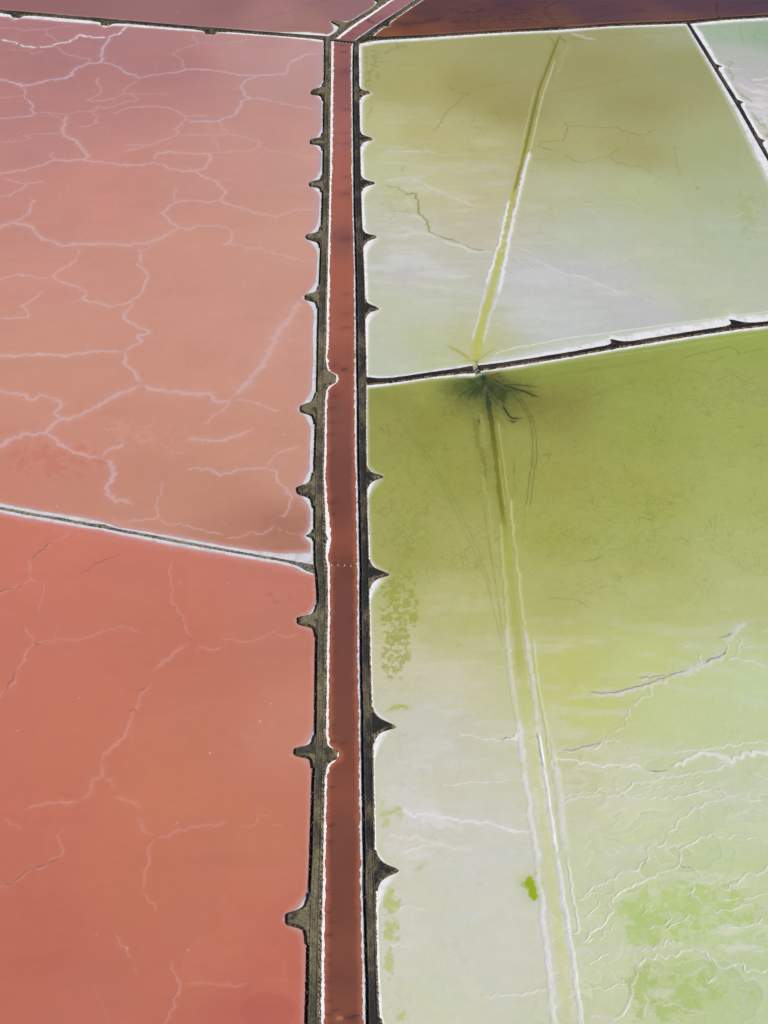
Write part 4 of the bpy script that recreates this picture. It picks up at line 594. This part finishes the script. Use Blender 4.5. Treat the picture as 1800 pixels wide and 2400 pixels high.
def bed(pond, P):
    """colour, crack and ripple amounts of a pond at plan points P"""
    P = np.ascontiguousarray(P); C = base_col(pond, P); x, y = P[:, 0], P[:, 1]; px, py = to_px(P)
    crack = np.zeros(len(P)); rip = np.zeros(len(P)); z = np.zeros(len(P))
    big = fbm(x, y, 90, 3, 31) - .5; st = fbm(x*0.35, y*1.6, 9, 4, 41) - .5; fine = fbm(x, y, 5, 3, 47) - .5
    if pond in ('pink', 'red', 'rose'):
        C = C*(1 + .08*big + .03*st + .03*fine)[:, None]
        dk = fbm(x*.25, y*1.3, 14, 4, 53); C = C*(1 - .02*sstep(.55, .75, dk))[:, None]
        wx = x + 9*(fbm(x, y, 14, 4, 121) - .5); wy = (y + 9*(fbm(x, y, 14, 4, 123) - .5))
        f1, f2, idc = worley(wx, wy, 24.0 if pond == 'pink' else 40.0)
        ed = np.exp(-((f2 - f1)/.55)**2)*sstep(.45, .65, fbm(x, y, 22, 3, 125))*(.13 if pond == 'pink' else .06)
        C = C*(1 + .030*(idc - .5))[:, None]; C = C*(1 - ed[:, None]) + ed[:, None]*lin((206, 172, 172))*KALB
        hl = np.exp(-((f2 - f1)/.35)**2)*sstep(.5, .7, fbm(x, y, 30, 3, 127)); C = C*(1 - .04*np.roll(hl, 0))[:, None]
        sp = (T256[(np.floor(x*1.3).astype(int)) & 255, (np.floor(y*1.3).astype(int)) & 255] > .9998); C[sp] = C[sp]*.5 + .5*np.array([.62, .5, .46])
    elif pond == 'canal':
        st2 = fbm(x*1.2, y*.10, 5, 4, 43) - .5
        C = C*(1 + .10*big + .10*st2 + .12*(fbm(x, y, 12, 3, 44) - .5))[:, None]
    elif pond == 'brown':
        C = C*(1 + .15*big + .22*st)[:, None]
    else:
        C = C*(1 + .06*big + .05*fine)[:, None]
        wht = sstep(.0, .22, st)*sstep(lin(168), lin(200), C[:, 2]/KALB*0 + C[:, 0]/KALB)
        k = .30 if pond != 'green' else .34
        C = C*(1 - k*wht)[:, None] + np.array(lin((208, 208, 206)))*KALB*(k*wht)[:, None]
        yl = sstep(.05, .25, big + st*.5); C = C*(1 - .05*yl[:, None]*np.array([0, .3, 1.6]))
        if pond == 'green':
            crack = sstep(850, 930, py)*(1 - sstep(1330, 1480, py)) + .35*sstep(1330, 1480, py)*(px < 1100)
            rip = sstep(1230, 1320, px)*sstep(1420, 1620, py)
            rip = np.maximum(rip, .25*sstep(1500, 1700, py))
            reg = sstep(1225, 1300, px)*sstep(1640, 1850, py)
            m = np.flatnonzero(reg > .01)
            if len(m):
                xm, ym = x[m], y[m]
                gx = xm + 10*(fbm(xm, ym, 16, 4, 111) - .5); gy = ym + 10*(fbm(xm, ym, 16, 4, 113) - .5)
                n = fbm(gx*.55 + gy*.3, gy*1.25 - gx*.35, 17, 3, 115)*5.5; fr = n - np.floor(n)
                r_ = reg[m]*sstep(.35, .55, fbm(xm, ym, 30, 2, 117) + .1)
                z[m] = r_*.05*(np.floor(n) - 3 + sstep(.0, .10, fr))
                ln_ = np.exp(-((fr - .10)/.05)**2) + .55*np.exp(-((fr - .16)/.10)**2); dkl = np.exp(-((fr - .96)/.06)**2)
                C[m] = C[m]*(1 - .22*(r_*ln_)[:, None]) + .22*(r_*ln_)[:, None]*lin((220, 220, 218))*KALB
                C[m] *= (1 - .06*(r_*dkl))[:, None]*(1 + .05*r_*((np.floor(n)*.618) % 1 - .5))[:, None]
        else: crack = .35*np.ones(len(P)); rip = .12*np.ones(len(P))
    for cx, cy, rx, ry, c, th, scl, a in PATCH[pond]:
        e = np.hypot((px - cx)/rx, (py - cy)/ry); m = np.flatnonzero(e < 1.25)
        if not len(m): continue
        wx = x[m] + 2.2*(fbm(x[m], y[m], 4, 3, 61) - .5); wy = y[m] + 2.2*(fbm(x[m], y[m], 4, 3, 67) - .5)
        brt = sum(c) > 590 and rx > 25
        n = (fbm(wx*.3, wy*1.25, scl, 5, int(cx) % 37, .6) if brt else fbm(wx, wy, scl, 5, int(cx) % 37, .66)) - .30*np.clip(e[m] - .45, 0, 1)**1.2
        al = a*sstep(th - (.09 if brt else .012), th + (.11 if brt else .018), n)*(1 - sstep(1.0, 1.25, e[m]))
        if pond == 'green' and rx > 100: al = al*(.65 + .7*fbm(x[m], y[m], 14, 2, 71))
        al = np.clip(al, 0, 1); C[m] = C[m]*(1 - al[:, None]) + lin(c)*KALB*al[:, None]
    bn = Bins(P)
    for v in VEINS[pond]:
        wm = v['w']*(3.4 if v['halo'] > 0 else 1.6) + .4
        r = dist(bn, v['v'], wm)
        if r is None: continue
        I, dd, sg, s, L, nn = r
        ww = v['w']*(.62 + .76*fbm(s, s*0 + v['seed'], 7, 3, 13)) if v['w'] < 4 or v['taper'] else np.full(len(s), v['w'])
        if v['taper']: ww = ww*(.35 + .65*np.clip(np.minimum(s, L - s)/(3*v['w'] + 2), 0, 1))
        ww = np.maximum(ww*(1 + .35*(fbm(x[I], y[I], 1.1, 2, 17) - .5)), .12)
        nz = fbm(x[I], y[I], 2.6, 3, 141) - .5 + .7*(fbm(x[I], y[I], .9, 2, 143) - .5)
        u = np.maximum(dd/ww + nz*(.9 if v['obj'] in ('salt_ridge', 'salt_bank', 'algae_patch') else .35)*np.clip(dd/ww, 0, 1)*1.3, 0)
        al = 1 - sstep(v['soft'], 1.15, u)
        if v['obj'] == 'salt_ridge' and pond in ('pink', 'red', 'olive'):       # crisp on one flank, feathered on the other
            nr = np.clip(nn/np.maximum(dd, .05)*1.6 + .3, 0, 1)
            al = (1 - nr)*(1 - sstep(.55, .95, u)) + nr*(.75*(1 - sstep(.1, .7, u)) + .42*np.exp(-(u/1.7)**2))
            al = al*(.62 + .76*fbm(s, s*0 + v['seed'], 11, 3, 145))
        if v['halo'] > 0: al = np.maximum(al, v['halo']*np.exp(-(u/2.0)**2)*(.6 + .8*fbm(x[I], y[I], 3, 2, 19)))
        if v['gap'] > 0: al = al*sstep(v['gap'] - .12, v['gap'] + .08, fbm(s, s*0 + v['seed'], 3.2, 3, 29) + .12)
        if v.get('tl'): al = al*sstep(0, v['tl'], np.minimum(s, L - s))
        elif v['taper']: al = al*(.25 + .75*np.clip(np.minimum(s, L - s)/(2*v['w'] + 2), 0, 1))
        al = np.clip(al*v['a']*1.06, 0, 1)[:, None]
        cc = v['c']*(1 + .10*(fbm(x[I], y[I], 1.6, 2, 37) - .5))[:, None]
        C[I] = C[I]*(1 - al) + cc*al
    return np.clip(C, .002, .9), crack, rip, z

# ---------------------------------------------------------------- ponds: sheets
# mesh cells: 0.5 m near, 1 m far, 12 m beyond the surveyed strip
def lattice(x0, x1, y0, y1, cs):
    gx = np.arange(x0, x1, cs) + cs/2; gy = np.arange(y0, y1, cs) + cs/2
    X, Y = np.meshgrid(gx, gy, indexing='ij'); return X.ravel(), Y.ravel()
BL = 12.0
bx, by = lattice(-1200, 1200, 24, 1704, BL)
ppx, ppy = to_px(np.stack([bx, by], -1))
dense = (ppx > -110) & (ppx < 1910) & (ppy > -70) & (ppy < 2520)
def cells(bxx, byy, n):
    o = (np.arange(n) + .5)/n*BL - BL/2; ox, oy = np.meshgrid(o, o, indexing='ij')
    return (bxx[:, None] + ox.ravel()).ravel(), (byy[:, None] + oy.ravel()).ravel()
nearb = dense & (by < 432); farb = dense & (by >= 432)
CELLS = [(*cells(bx[nearb], by[nearb], 24), BL/24), (*cells(bx[farb], by[farb], 13), BL/13), (bx[~dense], by[~dense], BL)]
META = dict(
 pink=('salt_pond', 'large pale pink brine pond netted with lilac salt ridges', M_POND),
 red=('salt_pond', 'deep salmon red brine pond with a few faint broken ridges', M_POND),
 rose=('salt_pond', 'smooth dusky rose pond without ridges beyond the pink pond', M_POND),
 canal=('canal', 'narrow rust brown canal of brine running between two earth dykes', M_POND),
 brown=('salt_pond', 'dark maroon brown pond with black streaks', M_POND),
 olive=('salt_pond', 'olive to pale mint pond crossed by a straight yellow ditch, between the brown and the green pond', M_GREEN),
 pale=('salt_pond', 'pale mint and white pond behind the narrow slanting dyke', M_GREEN),
 green=('salt_pond', 'bright lime green pond fading to white cracked salt crust', M_GREEN))
POND = {}
for pond, poly in OUT.items():
    Vs, Fs, off = [], [], 0
    for X, Y, cs in CELLS:
        m = (X > poly[:, 0].min()) & (X < poly[:, 0].max()) & (Y > poly[:, 1].min()) & (Y < poly[:, 1].max())
        X, Y = X[m], Y[m]; m = inpoly(np.stack([X, Y], -1), poly); X, Y = X[m], Y[m]
        if not len(X): continue
        ix = np.round((X - cs/2 + 1200)/cs).astype(np.int64); iy = np.round((Y - cs/2 - 24)/cs).astype(np.int64)
        W = 1 << 20
        k = np.stack([ix*W + iy, (ix+1)*W + iy, (ix+1)*W + iy + 1, ix*W + iy + 1], -1)
        u, inv = np.unique(k.ravel(), return_inverse=True)
        Vs.append(np.stack([(u//W)*cs - 1200, (u % W)*cs + 24], -1)); Fs.append(inv.reshape(-1, 4) + off); off += len(u)
    V = np.vstack(Vs).astype(float); F = np.vstack(Fs)
    C, ck, rp, zb = bed(pond, V)
    o = add_mesh(META[pond][0], np.c_[V, zb], F, META[pond][2], None, C, dict(crack=ck, ripple=rp))
    tag(o, META[pond][1], None, None, 'structure'); POND[pond] = o
    # ridges, banks, ditches and tracks: relief strips, one object each
    S, meta = [], []
    for j, v in enumerate(VEINS[pond]):
        if not v['obj']: continue
        L = v['v']; q, s = resample(L, 0.55); t, n = normals(q); n = smooth(n, 0)
        kk = np.ones(5)/5; n = np.stack([np.convolve(np.pad(n[:, i], 2, mode='edge'), kk, 'valid') for i in (0, 1)], -1)
        hw = v['w']*1.35 + .15; nu = int(np.clip(round(hw*2/.32), 4, 14)) + 1
        u = np.linspace(-1, 1, nu); X = q[:, None] + n[:, None]*(u*hw)[None, :, None]
        e = np.clip(np.minimum(s, s[-1] - s)/2.0, 0, 1)[:, None]
        if v['edge']: prof = np.where(u > 0, np.clip((1 - u)/.5, 0, 1)**.7, np.clip((1 + u)/1.1, 0, 1)**1.6)
        else: prof = np.clip(1 - u*u, 0, 1)**1.4
        rough = .55 + .9*fbm(X[..., 0], X[..., 1], 1.4, 3, 77)
        Z = .012 + .004*(j % 4) + v['h']*prof[None]*rough*e
        Z[:, 0] = .008; Z[:, -1] = .008; Z[0] = .006; Z[-1] = .006
        S.append(np.concatenate([X.reshape(-1, 2), Z.reshape(-1, 1)], 1)); meta.append((v, len(q), nu))
    if S:
        A = np.vstack(S); C, ck, rp, zb = bed(pond, A[:, :2]); A[:, 2] += zb; k = 0
        for v, a, b in meta:
            n_ = a*b; fc = grid_faces(a, b); ins = inpoly(A[k:k+n_, :2], poly)[fc].all(1); fc = fc[ins]
            if len(fc):
                us, inv = np.unique(fc, return_inverse=True); us_ = us + k
                add_mesh(v['obj'], A[us_], inv.reshape(-1, 4), META[pond][2], o, C[us_], dict(crack=ck[us_]*0, ripple=rp[us_]))
            k += n_
ground = add_mesh('ground', [(-20000, -20000, -.6), (20000, -20000, -.6), (20000, 20000, -.6), (-20000, 20000, -.6)], [(0, 1, 2, 3)], M_EARTH, None, np.tile(lin((150, 128, 112)), (4, 1)))
tag(ground, 'bare tan salt marsh earth under and around the ponds', None, None, 'structure')

# ---------------------------------------------------------------- dykes: bodies, spurs, salt crusts, rubble
DK = dict(   # label, dry top colour, wet top colour, wet share, near/far slopes
 left=('long olive earth dyke with blunt spurs between the canal and the pink and red ponds', (112, 104, 84), (72, 70, 62), .45),
 right=('long straight dark earth dyke with pointed spurs, between the canal and the green ponds', (100, 92, 76), (50, 49, 50), .62),
 upper_left=('thin dark dyke between the pink pond and the smooth rose pond', (86, 80, 68), (50, 48, 46), .5),
 upper_diagonal_left=('slanting olive dyke on the rose pond side of the bent canal, beyond the footbridge', (112, 104, 86), (70, 66, 60), .4),
 upper_diagonal_right=('slanting dark dyke between the bent canal and the brown pond', (96, 90, 78), (52, 50, 50), .55),
 upper_right=('narrow rough dyke dividing the dark brown pond from the olive green pond', (70, 64, 58), (44, 42, 42), .6),
 far_right=('narrow black dyke with small thorn-like spurs beside the pale mint pond', (82, 76, 74), (48, 46, 48), .6),
 middle_right=('black dyke with hooked spurs and a breach above the lime green pond', (72, 62, 56), (40, 38, 40), .65),
 middle_left=('low thin earth bund bordered with broad white salt, between the pink and the red pond', (118, 110, 94), (70, 66, 60), .5))
SALTC = lin((226, 227, 233))*.97
def dyke_z(d, i, frac): return d['H']*frac
ROCKV = np.array([(1,0,0),(-1,0,0),(0,1,0),(0,-1,0),(0,0,1),(0,0,-1)], float)
ROCKF = np.array([(0,2,4),(2,1,4),(1,3,4),(3,0,4),(2,0,5),(1,2,5),(3,1,5),(0,3,5)])
def rubble(P, size, colr, mat_, parent, name='rubble'):
    n = len(P); A = rng.random((n, 1))*6.28
    V = ROCKV[None]*(.7 + .6*rng.random((n, 6, 1)))*size[:, None, None]*np.array([1, 1, .8]); x = V[..., 0]*np.cos(A) - V[..., 1]*np.sin(A); y = V[..., 0]*np.sin(A) + V[..., 1]*np.cos(A)
    V = np.stack([x, y, V[..., 2]], -1) + P[:, None]
    F = (ROCKF[None] + (np.arange(n)*6)[:, None, None]).reshape(-1, 3)
    o = add_mesh(name, V.reshape(-1, 3), F, mat_, parent, np.repeat(colr, 6, 0), smooth_=False); tag(o, kind='stuff'); return o
for key, d in DY.items():
    lab, dry, wet, wsh = DK[key]; dry, wet = lin(dry), lin(wet)
    i0 = len(d['s'])//2
    root = empty('earth_dyke', (*d['ax'][0], 0)); tag(root, lab, 'dyke')
    loc = np.array([*d['ax'][0], 0])
    s, ax, n, H = d['s'], d['ax'], d['n'], d['H']; N = len(s)
    jl = .5*(fbm(s, s*0 + 3, 2.2, 3, 3) - .5) + .5*(fbm(s, s*0 + 5, .8, 2, 7) - .5); jr = .5*(fbm(s, s*0 + 8, 2.2, 3, 9) - .5) + .5*(fbm(s, s*0 + 4, .8, 2, 5) - .5)
    jt = .35*(fbm(s, s*0 + 2, 5, 3, 15) - .5)
    T, Z, K = [], [], []                     # lateral offset, height share, zone
    for f in (-.25, 0, .25, .5, .75): T.append(d['fl'] + jl*(1 - f) + (d['tl'] + jt - d['fl'])*f); Z.append(np.full(N, f)); K.append(0)
    for f in np.linspace(0, 1, 13): T.append(d['tl'] + jt*(1 - f) + (d['tr'] - d['tl'])*f); Z.append(np.full(N, 1.0)); K.append(1)
    for f in (.25, .5, .75, 1, 1.25): T.append(d['tr'] + (d['fr'] + jr*f - d['tr'])*f); Z.append(np.full(N, 1 - f)); K.append(2)
    T = np.array(T).T; Z = np.array(Z).T*H; K = np.array(K); M_ = T.shape[1]
    X = ax[:, None] + n[:, None]*T[..., None]
    rg = fbm(X[..., 0], X[..., 1], 1.3, 3, 81) - .5
    slope = (K != 1)
    Z = Z + np.where(slope[None], .42*rg*np.clip(Z/H, 0, 1)**.5, .10*rg)
    top = np.linspace(0, 1, 13); wide = H > 1.05
    if wide:      # crown edges stand a little above the track; a shallow groove inside the sunny edge
        prof = .10*np.exp(-(top/.08)**2) + .14*np.exp(-((top - 1)/.09)**2) - .10*np.exp(-((top - .86)/.07)**2)
        ruts = np.exp(-((top - .30)/.07)**2) + np.exp(-((top - .58)/.07)**2); prof = prof - .05*ruts
        Z[:, 5:18] += prof
    Z = np.where(Z > -.1, Z, -.35)
    hz = d['hn'][:, None]; Z = np.where(Z > 0, Z*hz + np.minimum(hz - .0, 0)*.3, Z)
    # colours
    sx = s[:, None] + 0*T
    wetm = sstep(wsh*-.35 + .52, wsh*-.35 + .78, fbm(sx*.8, T*2.2, 9, 5, 91, .6)*.65 + .35*fbm(sx, T*0, 45, 2, 93))
    C = dry*(1 - wetm[..., None]) + wet*wetm[..., None]
    streak = fbm(sx*.10, T*1.9, 1.0, 3, 95) - .5
    C = C*(1 + .55*streak + .5*(fbm(sx, T, 2.0, 3, 97) - .5))[..., None]
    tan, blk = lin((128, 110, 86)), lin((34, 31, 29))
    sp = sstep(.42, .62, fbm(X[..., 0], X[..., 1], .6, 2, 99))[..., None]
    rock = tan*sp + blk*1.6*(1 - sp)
    C = np.where((K == 2)[None, :, None], rock, C); C = np.where((K == 0)[None, :, None], (rock*.10 + blk*.30), C)  # left slopes near black: their shade is painted into the rock colour
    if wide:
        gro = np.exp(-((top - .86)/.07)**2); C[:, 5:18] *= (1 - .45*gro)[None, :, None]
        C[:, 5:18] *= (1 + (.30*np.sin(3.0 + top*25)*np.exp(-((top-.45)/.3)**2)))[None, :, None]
        C[:, 6:7] = .6*C[:, 6:7] + .4*(dry*.95); C[:, 5] *= .6  # left crown edge darkened too, widening the painted slope shade
    if key == 'middle_left':
        sl_ = sstep(.35, .6, fbm(X[..., 0], X[..., 1], .8, 2, 101))[..., None]; C = C*(1 - .35*sl_) + lin((176, 170, 160))*.35*sl_
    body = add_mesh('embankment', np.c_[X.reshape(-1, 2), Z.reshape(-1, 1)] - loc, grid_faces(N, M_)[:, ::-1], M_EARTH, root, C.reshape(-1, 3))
    # spurs
    for sp_ in d['spurs']:
        b = sp_['b']; side = sp_['side']; idx = np.flatnonzero(b > 0); s0, s1 = s[idx[0]], s[idx[-1]]
        q = np.arange(s0, s1, .22); f = lambda a: np.interp(q, s, a)
        foot = f(d['fl'] if side > 0 else -d['fr']); tp = f(d['tl'] if side > 0 else -d['tr'])
        xx = (q - sp_['s'])/sp_['w']; xx = np.where(xx < 0, xx, xx/sp_['asym'])
        bb = f(b) + .5*(fbm(q, q*0 + s0, 1.2, 3, 5) - .5)*(f(b) > .3)
        out = foot + np.maximum(bb, .05)
        a2 = np.stack([f(ax[:, 0]), f(ax[:, 1])], -1); n2 = np.stack([f(n[:, 0]), f(n[:, 1])], -1)*side; t2 = np.stack([n2[:, 1], -n2[:, 0]], -1)*side
        u = np.linspace(0, 1, 16)**.85; tt = (tp - .35)[:, None] + (out - tp + .35)[:, None]*u
        sh = sp_['shear']*np.clip((tt - foot[:, None])/sp_['L'], 0, 1.2)**2
        XX = a2[:, None] + n2[:, None]*tt[..., None] + t2[:, None]*sh[..., None]
        ol = XX[:, -1]; dd = np.full(tt.size, 9.0)
        r = dist(Bins(XX.reshape(-1, 2), 3.0), ol, 4.0); dd[r[0]] = r[1]; dd = dd.reshape(tt.shape)
        rr = fbm(XX[..., 0], XX[..., 1], 1.2, 3, 83) - .5
        zz = (H - .03)*np.clip(dd/1.0, 0, 1)**.9; zz = zz + .35*rr*np.clip(dd, 0, 1) - .05; zz[:, -1] = -.15
        zz += .25*np.exp(-((dd - 1.5)/.5)**2)*np.clip(zz, 0, 1)*.4
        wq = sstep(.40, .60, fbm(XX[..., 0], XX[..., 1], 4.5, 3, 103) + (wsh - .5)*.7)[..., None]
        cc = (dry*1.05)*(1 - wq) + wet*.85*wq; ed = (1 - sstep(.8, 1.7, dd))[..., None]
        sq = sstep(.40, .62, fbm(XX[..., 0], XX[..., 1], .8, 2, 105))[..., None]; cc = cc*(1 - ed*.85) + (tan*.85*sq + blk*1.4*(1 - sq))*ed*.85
        cc = cc*(1 + .5*rr)[..., None]
        fc = grid_faces(len(q), 16); fc = fc if side > 0 else fc[:, ::-1]
        add_mesh('spur', np.c_[XX.reshape(-1, 2), zz.reshape(-1, 1)] - loc, fc[:, ::-1], M_EARTH, root, cc.reshape(-1, 3))
    # salt crusts
    for side, foot, outl, cw in ((1, d['fl'], d['sl'], d['cl']), (-1, -d['fr'], -d['sr'], d['cr'])):
        canal_side = (key, side) in (('left', -1), ('right', 1), ('upper_diagonal_left', -1), ('upper_diagonal_right', 1))
        q = np.arange(0, s[-1], .3); f = lambda a: np.interp(q, s, a)
        a2 = np.stack([f(ax[:, 0]), f(ax[:, 1])], -1); n2 = np.stack([f(n[:, 0]), f(n[:, 1])], -1)*side
        wd = f(outl) - f(foot)
        if canal_side: jag = np.clip(1.0*(fbm(q, q*0 + 2, 3.0, 3, 21) - .45) + 1.3*np.maximum(fbm(q, q*0 + 7, 1.1, 2, 27) - .5, 0), -.5, 2)
        else: jag = .5*(fbm(q, q*0 + 2, 3.0, 4, 33) - .5)
        jag = jag*np.clip(wd/1.2, .3, 1); wd2 = np.maximum(wd*(.78 + .44*fbm(q, q*0 + 9, 12, 3, 55)) + jag*1.35, .12)
        u = np.linspace(0, 1, 11); tt = (f(foot) - .5)[:, None] + (wd2 + .5)[:, None]*u
        XX = a2[:, None] + n2[:, None]*tt[..., None]
        rr = fbm(XX[..., 0], XX[..., 1], .9, 3, 85) - .5
        zz = .26*(1 - u)[None]**1.0 + .05 + .12*rr; zz[:, -1] = .006 if not canal_side else -.05
        if canal_side: zz[:, -2] = .12 + .12*rr[:, -2]; zz[:, 1:-1] = np.maximum(zz[:, 1:-1], .12 + .2*rr[:, 1:-1])
        cc = np.tile(SALTC, (len(q), 11, 1))*(1 + .10*rr)[..., None]
        stn = sstep(.52, .72, fbm(XX[..., 0], XX[..., 1], 3.5, 4, 57))[..., None]; cc = cc*(1 - .16*stn*np.array([.9, 1.0, 1.05]))
        if key == 'left' and side > 0: cc = cc*.90
        if key == 'middle_left': cc = cc*np.array([.84, .82, .84])
        if not canal_side:
            wv = u[None]*np.maximum(wd2, .5)[:, None]/.9 + .8*fbm(q, q*0 + 1, 14, 2, 39)[:, None]
            cc = cc*(1 - .10*sstep(.6, .95, np.sin(wv*6.28))*sstep(.25, .5, u)[None])[..., None]
            flat = XX.reshape(-1, 2); cf = cc.reshape(-1, 3); uu = np.tile(u, len(q))
            sel = uu > .45
            for pond, poly in OUT.items():
                m = np.flatnonzero(sel & inpoly(flat, poly))
                if len(m) < 3: continue
                bc, _, _, _ = bed(pond, flat[m]); k = (sstep(dict(red=.5, olive=.55, green=.55).get(pond, .72), 1.0, uu[m])**1.2)[:, None]*.96; cf[m] = cf[m]*(1 - k) + bc*k
            cc = cf.reshape(cc.shape)
        keep = (wd > .12) & (f(d['hn']) > .6); fc = grid_faces(len(q), 11).reshape(len(q) - 1, 10, 4)[keep[:-1]].reshape(-1, 4)
        if not len(fc): continue
        fc = fc if side > 0 else fc[:, ::-1]
        us, inv = np.unique(fc, return_inverse=True)
        add_mesh('salt_crust', (np.c_[XX.reshape(-1, 2), zz.reshape(-1, 1)] - loc)[us], inv.reshape(-1, 4)[:, ::-1], M_SALT, root, cc.reshape(-1, 3)[us])
    # rubble along the water lines and slopes
    dens = 5.0 if key in ('left', 'right') else 3.0
    nr = int(min(s[-1]*dens, 6000)); qs = rng.random(nr)*s[-1]; f = lambda a: np.interp(qs, s, a); side = np.where(rng.random(nr) < .5, 1, -1)
    foot = np.where(side > 0, f(d['fl']), -f(d['fr'])); tp = np.where(side > 0, f(d['tl']), -f(d['tr'])); fr_ = rng.random(nr)**1.6
    tt = foot + (tp - foot)*fr_*1.05 + .1
    nn = np.stack([f(n[:, 0]), f(n[:, 1])], -1)*side[:, None]; aa = np.stack([f(ax[:, 0]), f(ax[:, 1])], -1)
    zz = np.clip(fr_*H*f(d['hn']), 0, H) + .02
    sz = (.10 + .24*rng.random(nr)**2)*(1.0 if H > .8 else .6)
    pick = rng.random(nr)[:, None]; cr_ = np.where(pick < .45, lin((128, 106, 78)), np.where(pick < .85, lin((44, 40, 37)), lin((200, 198, 198))))*(.7 + .6*rng.random((nr, 1)))
    rubble(np.c_[aa + nn*tt[:, None], zz] - loc, sz, cr_, M_ROCK, root)

d = DY['middle_right']; bp = G(1101, 869); nr = 300
root = [o for o in bpy.data.objects if o.get('label', '').startswith('black dyke with hooked')][0]
q = np.c_[rng.normal(0, 3.4, nr), rng.normal(0, 1.5, nr)]; tdir = d['t'][np.abs(d['s'] - sbr.mean()).argmin()]
p2 = bp + q[:, :1]*tdir + q[:, 1:]*np.array([-tdir[1], tdir[0]]); pk = rng.random(nr)[:, None]
rubble(np.c_[p2, .05 + .4*rng.random(nr)] - np.array(root.location), .15 + .35*rng.random(nr)**2, np.where(pk < .5, lin((36, 34, 34)), lin((214, 214, 218)))*(.7 + .4*rng.random((nr, 1))), M_ROCK, root)
# ---------------------------------------------------------------- footbridge across the canal bend
def box(c, sx, sy, sz, rot=0.0, taper=1.0):
    v = np.array([(x, y, z) for z in (0, 1) for x, y in ((-1, -1), (1, -1), (1, 1), (-1, 1))], float)
    k = np.where(v[:, 2:3] > 0, taper, 1.0); p = np.c_[v[:, :2]*k*np.array([sx/2, sy/2]), v[:, 2]*sz]
    ca, sa = math.cos(rot), math.sin(rot); x = p[:, 0]*ca - p[:, 1]*sa; y = p[:, 0]*sa + p[:, 1]*ca
    return np.c_[x, y, p[:, 2]] + np.array(c), np.array([(0, 3, 2, 1), (4, 5, 6, 7), (0, 1, 5, 4), (1, 2, 6, 5), (2, 3, 7, 6), (3, 0, 4, 7)])
a, b = G(773, 90.5, 1.75), G(835, 97.0, 1.75); ln = float(np.hypot(*(b - a))); an = math.atan2(b[1] - a[1], b[0] - a[0]); mid = (a + b)/2
br = empty('footbridge', (*mid, 0)); br.rotation_euler = (0, 0, an)
tag(br, 'weathered wooden footbridge on salt crusted piers across the canal at its bend', 'footbridge')
WOODC = lin((118, 106, 88)); DARK = lin((54, 46, 40))
npl = int(ln/.55)
pv, pf = box((0, 0, 0), .52, 2.3, .12); plank = bpy.data.meshes.new('plank')
for k in range(npl):
    x = -ln/2 + (k + .5)*ln/npl
    if k == 0:
        o = add_mesh('plank', pv, pf, M_WOOD, br, np.tile(WOODC, (8, 1)), smooth_=False); plank = o.data
    else:
        o = bpy.data.objects.new('plank', plank); col.objects.link(o); o.parent = br
    o.location = (x, random.uniform(-.06, .06), 1.66 + random.uniform(-.015, .015))
for yy in (-.95, .95):
    v, f_ = box((0, yy, 1.36), ln*.99, .22, .29); add_mesh('beam', v, f_, M_WOOD, br, np.tile(DARK, (8, 1)), smooth_=False)
for k in range(7):
    x = -ln/2 + (k + .9)*ln/7.8
    v, f_ = box((x, 0, -.5), .34, 2.0, 1.85); pr = add_mesh('pier', v, f_, M_WOOD, br, np.tile(DARK, (8, 1)), smooth_=False)
    v, f_ = box((x, -1.05, -.05), .75, .7, .42, .3, .5); add_mesh('salt_foot', v, f_, M_SALT, pr, np.tile(SALTC, (8, 1)), smooth_=True)
# ---------------------------------------------------------------- posts in the canal
for k, (x, y) in enumerate(((776.5, 1324), (791.5, 1324.5), (806.5, 1325.5), (821.8, 1326.5), (836.8, 1327.5))):
    p = G(x, y); po = empty('wooden_post', (*p, 0))
    tag(po, ('salt caked wooden post at the canal rim beside the olive dyke' if k == 0 else 'salt caked wooden post at the canal rim beside the dark dyke' if k == 4 else 'slim wooden post standing in the brown canal water with a white salt collar'), 'post', 'row of posts across the canal')
    nS = 8; rings = [(-.6, .17), (.0, .17), (.9, .155), (1.75, .14), (1.9, .10), (1.92, .0)]; V = []
    for z, r in rings:
        for j in range(nS): V.append((r*math.cos(j*2*math.pi/nS) + .05*z, r*math.sin(j*2*math.pi/nS) + .02*z, z))
    F = [(i*nS + j, i*nS + (j+1) % nS, (i+1)*nS + (j+1) % nS, (i+1)*nS + j) for i in range(len(rings) - 1) for j in range(nS)]
    add_mesh('shaft', V, F, M_WOOD, po, np.tile(lin((176, 124, 94)), (len(V), 1)))
    V = []
    for z, r in ((-.1, .42), (.10, .36), (.25, .24), (.36, .15)):
        for j in range(10): rj = r*(.8 + .4*random.random()); V.append((rj*math.cos(j*.628), rj*math.sin(j*.628), z))
    F = [(i*10 + j, i*10 + (j+1) % 10, (i+1)*10 + (j+1) % 10, (i+1)*10 + j) for i in range(3) for j in range(10)]
    add_mesh('salt_collar', V, F, M_SALT, po, np.tile(SALTC, (len(V), 1)))
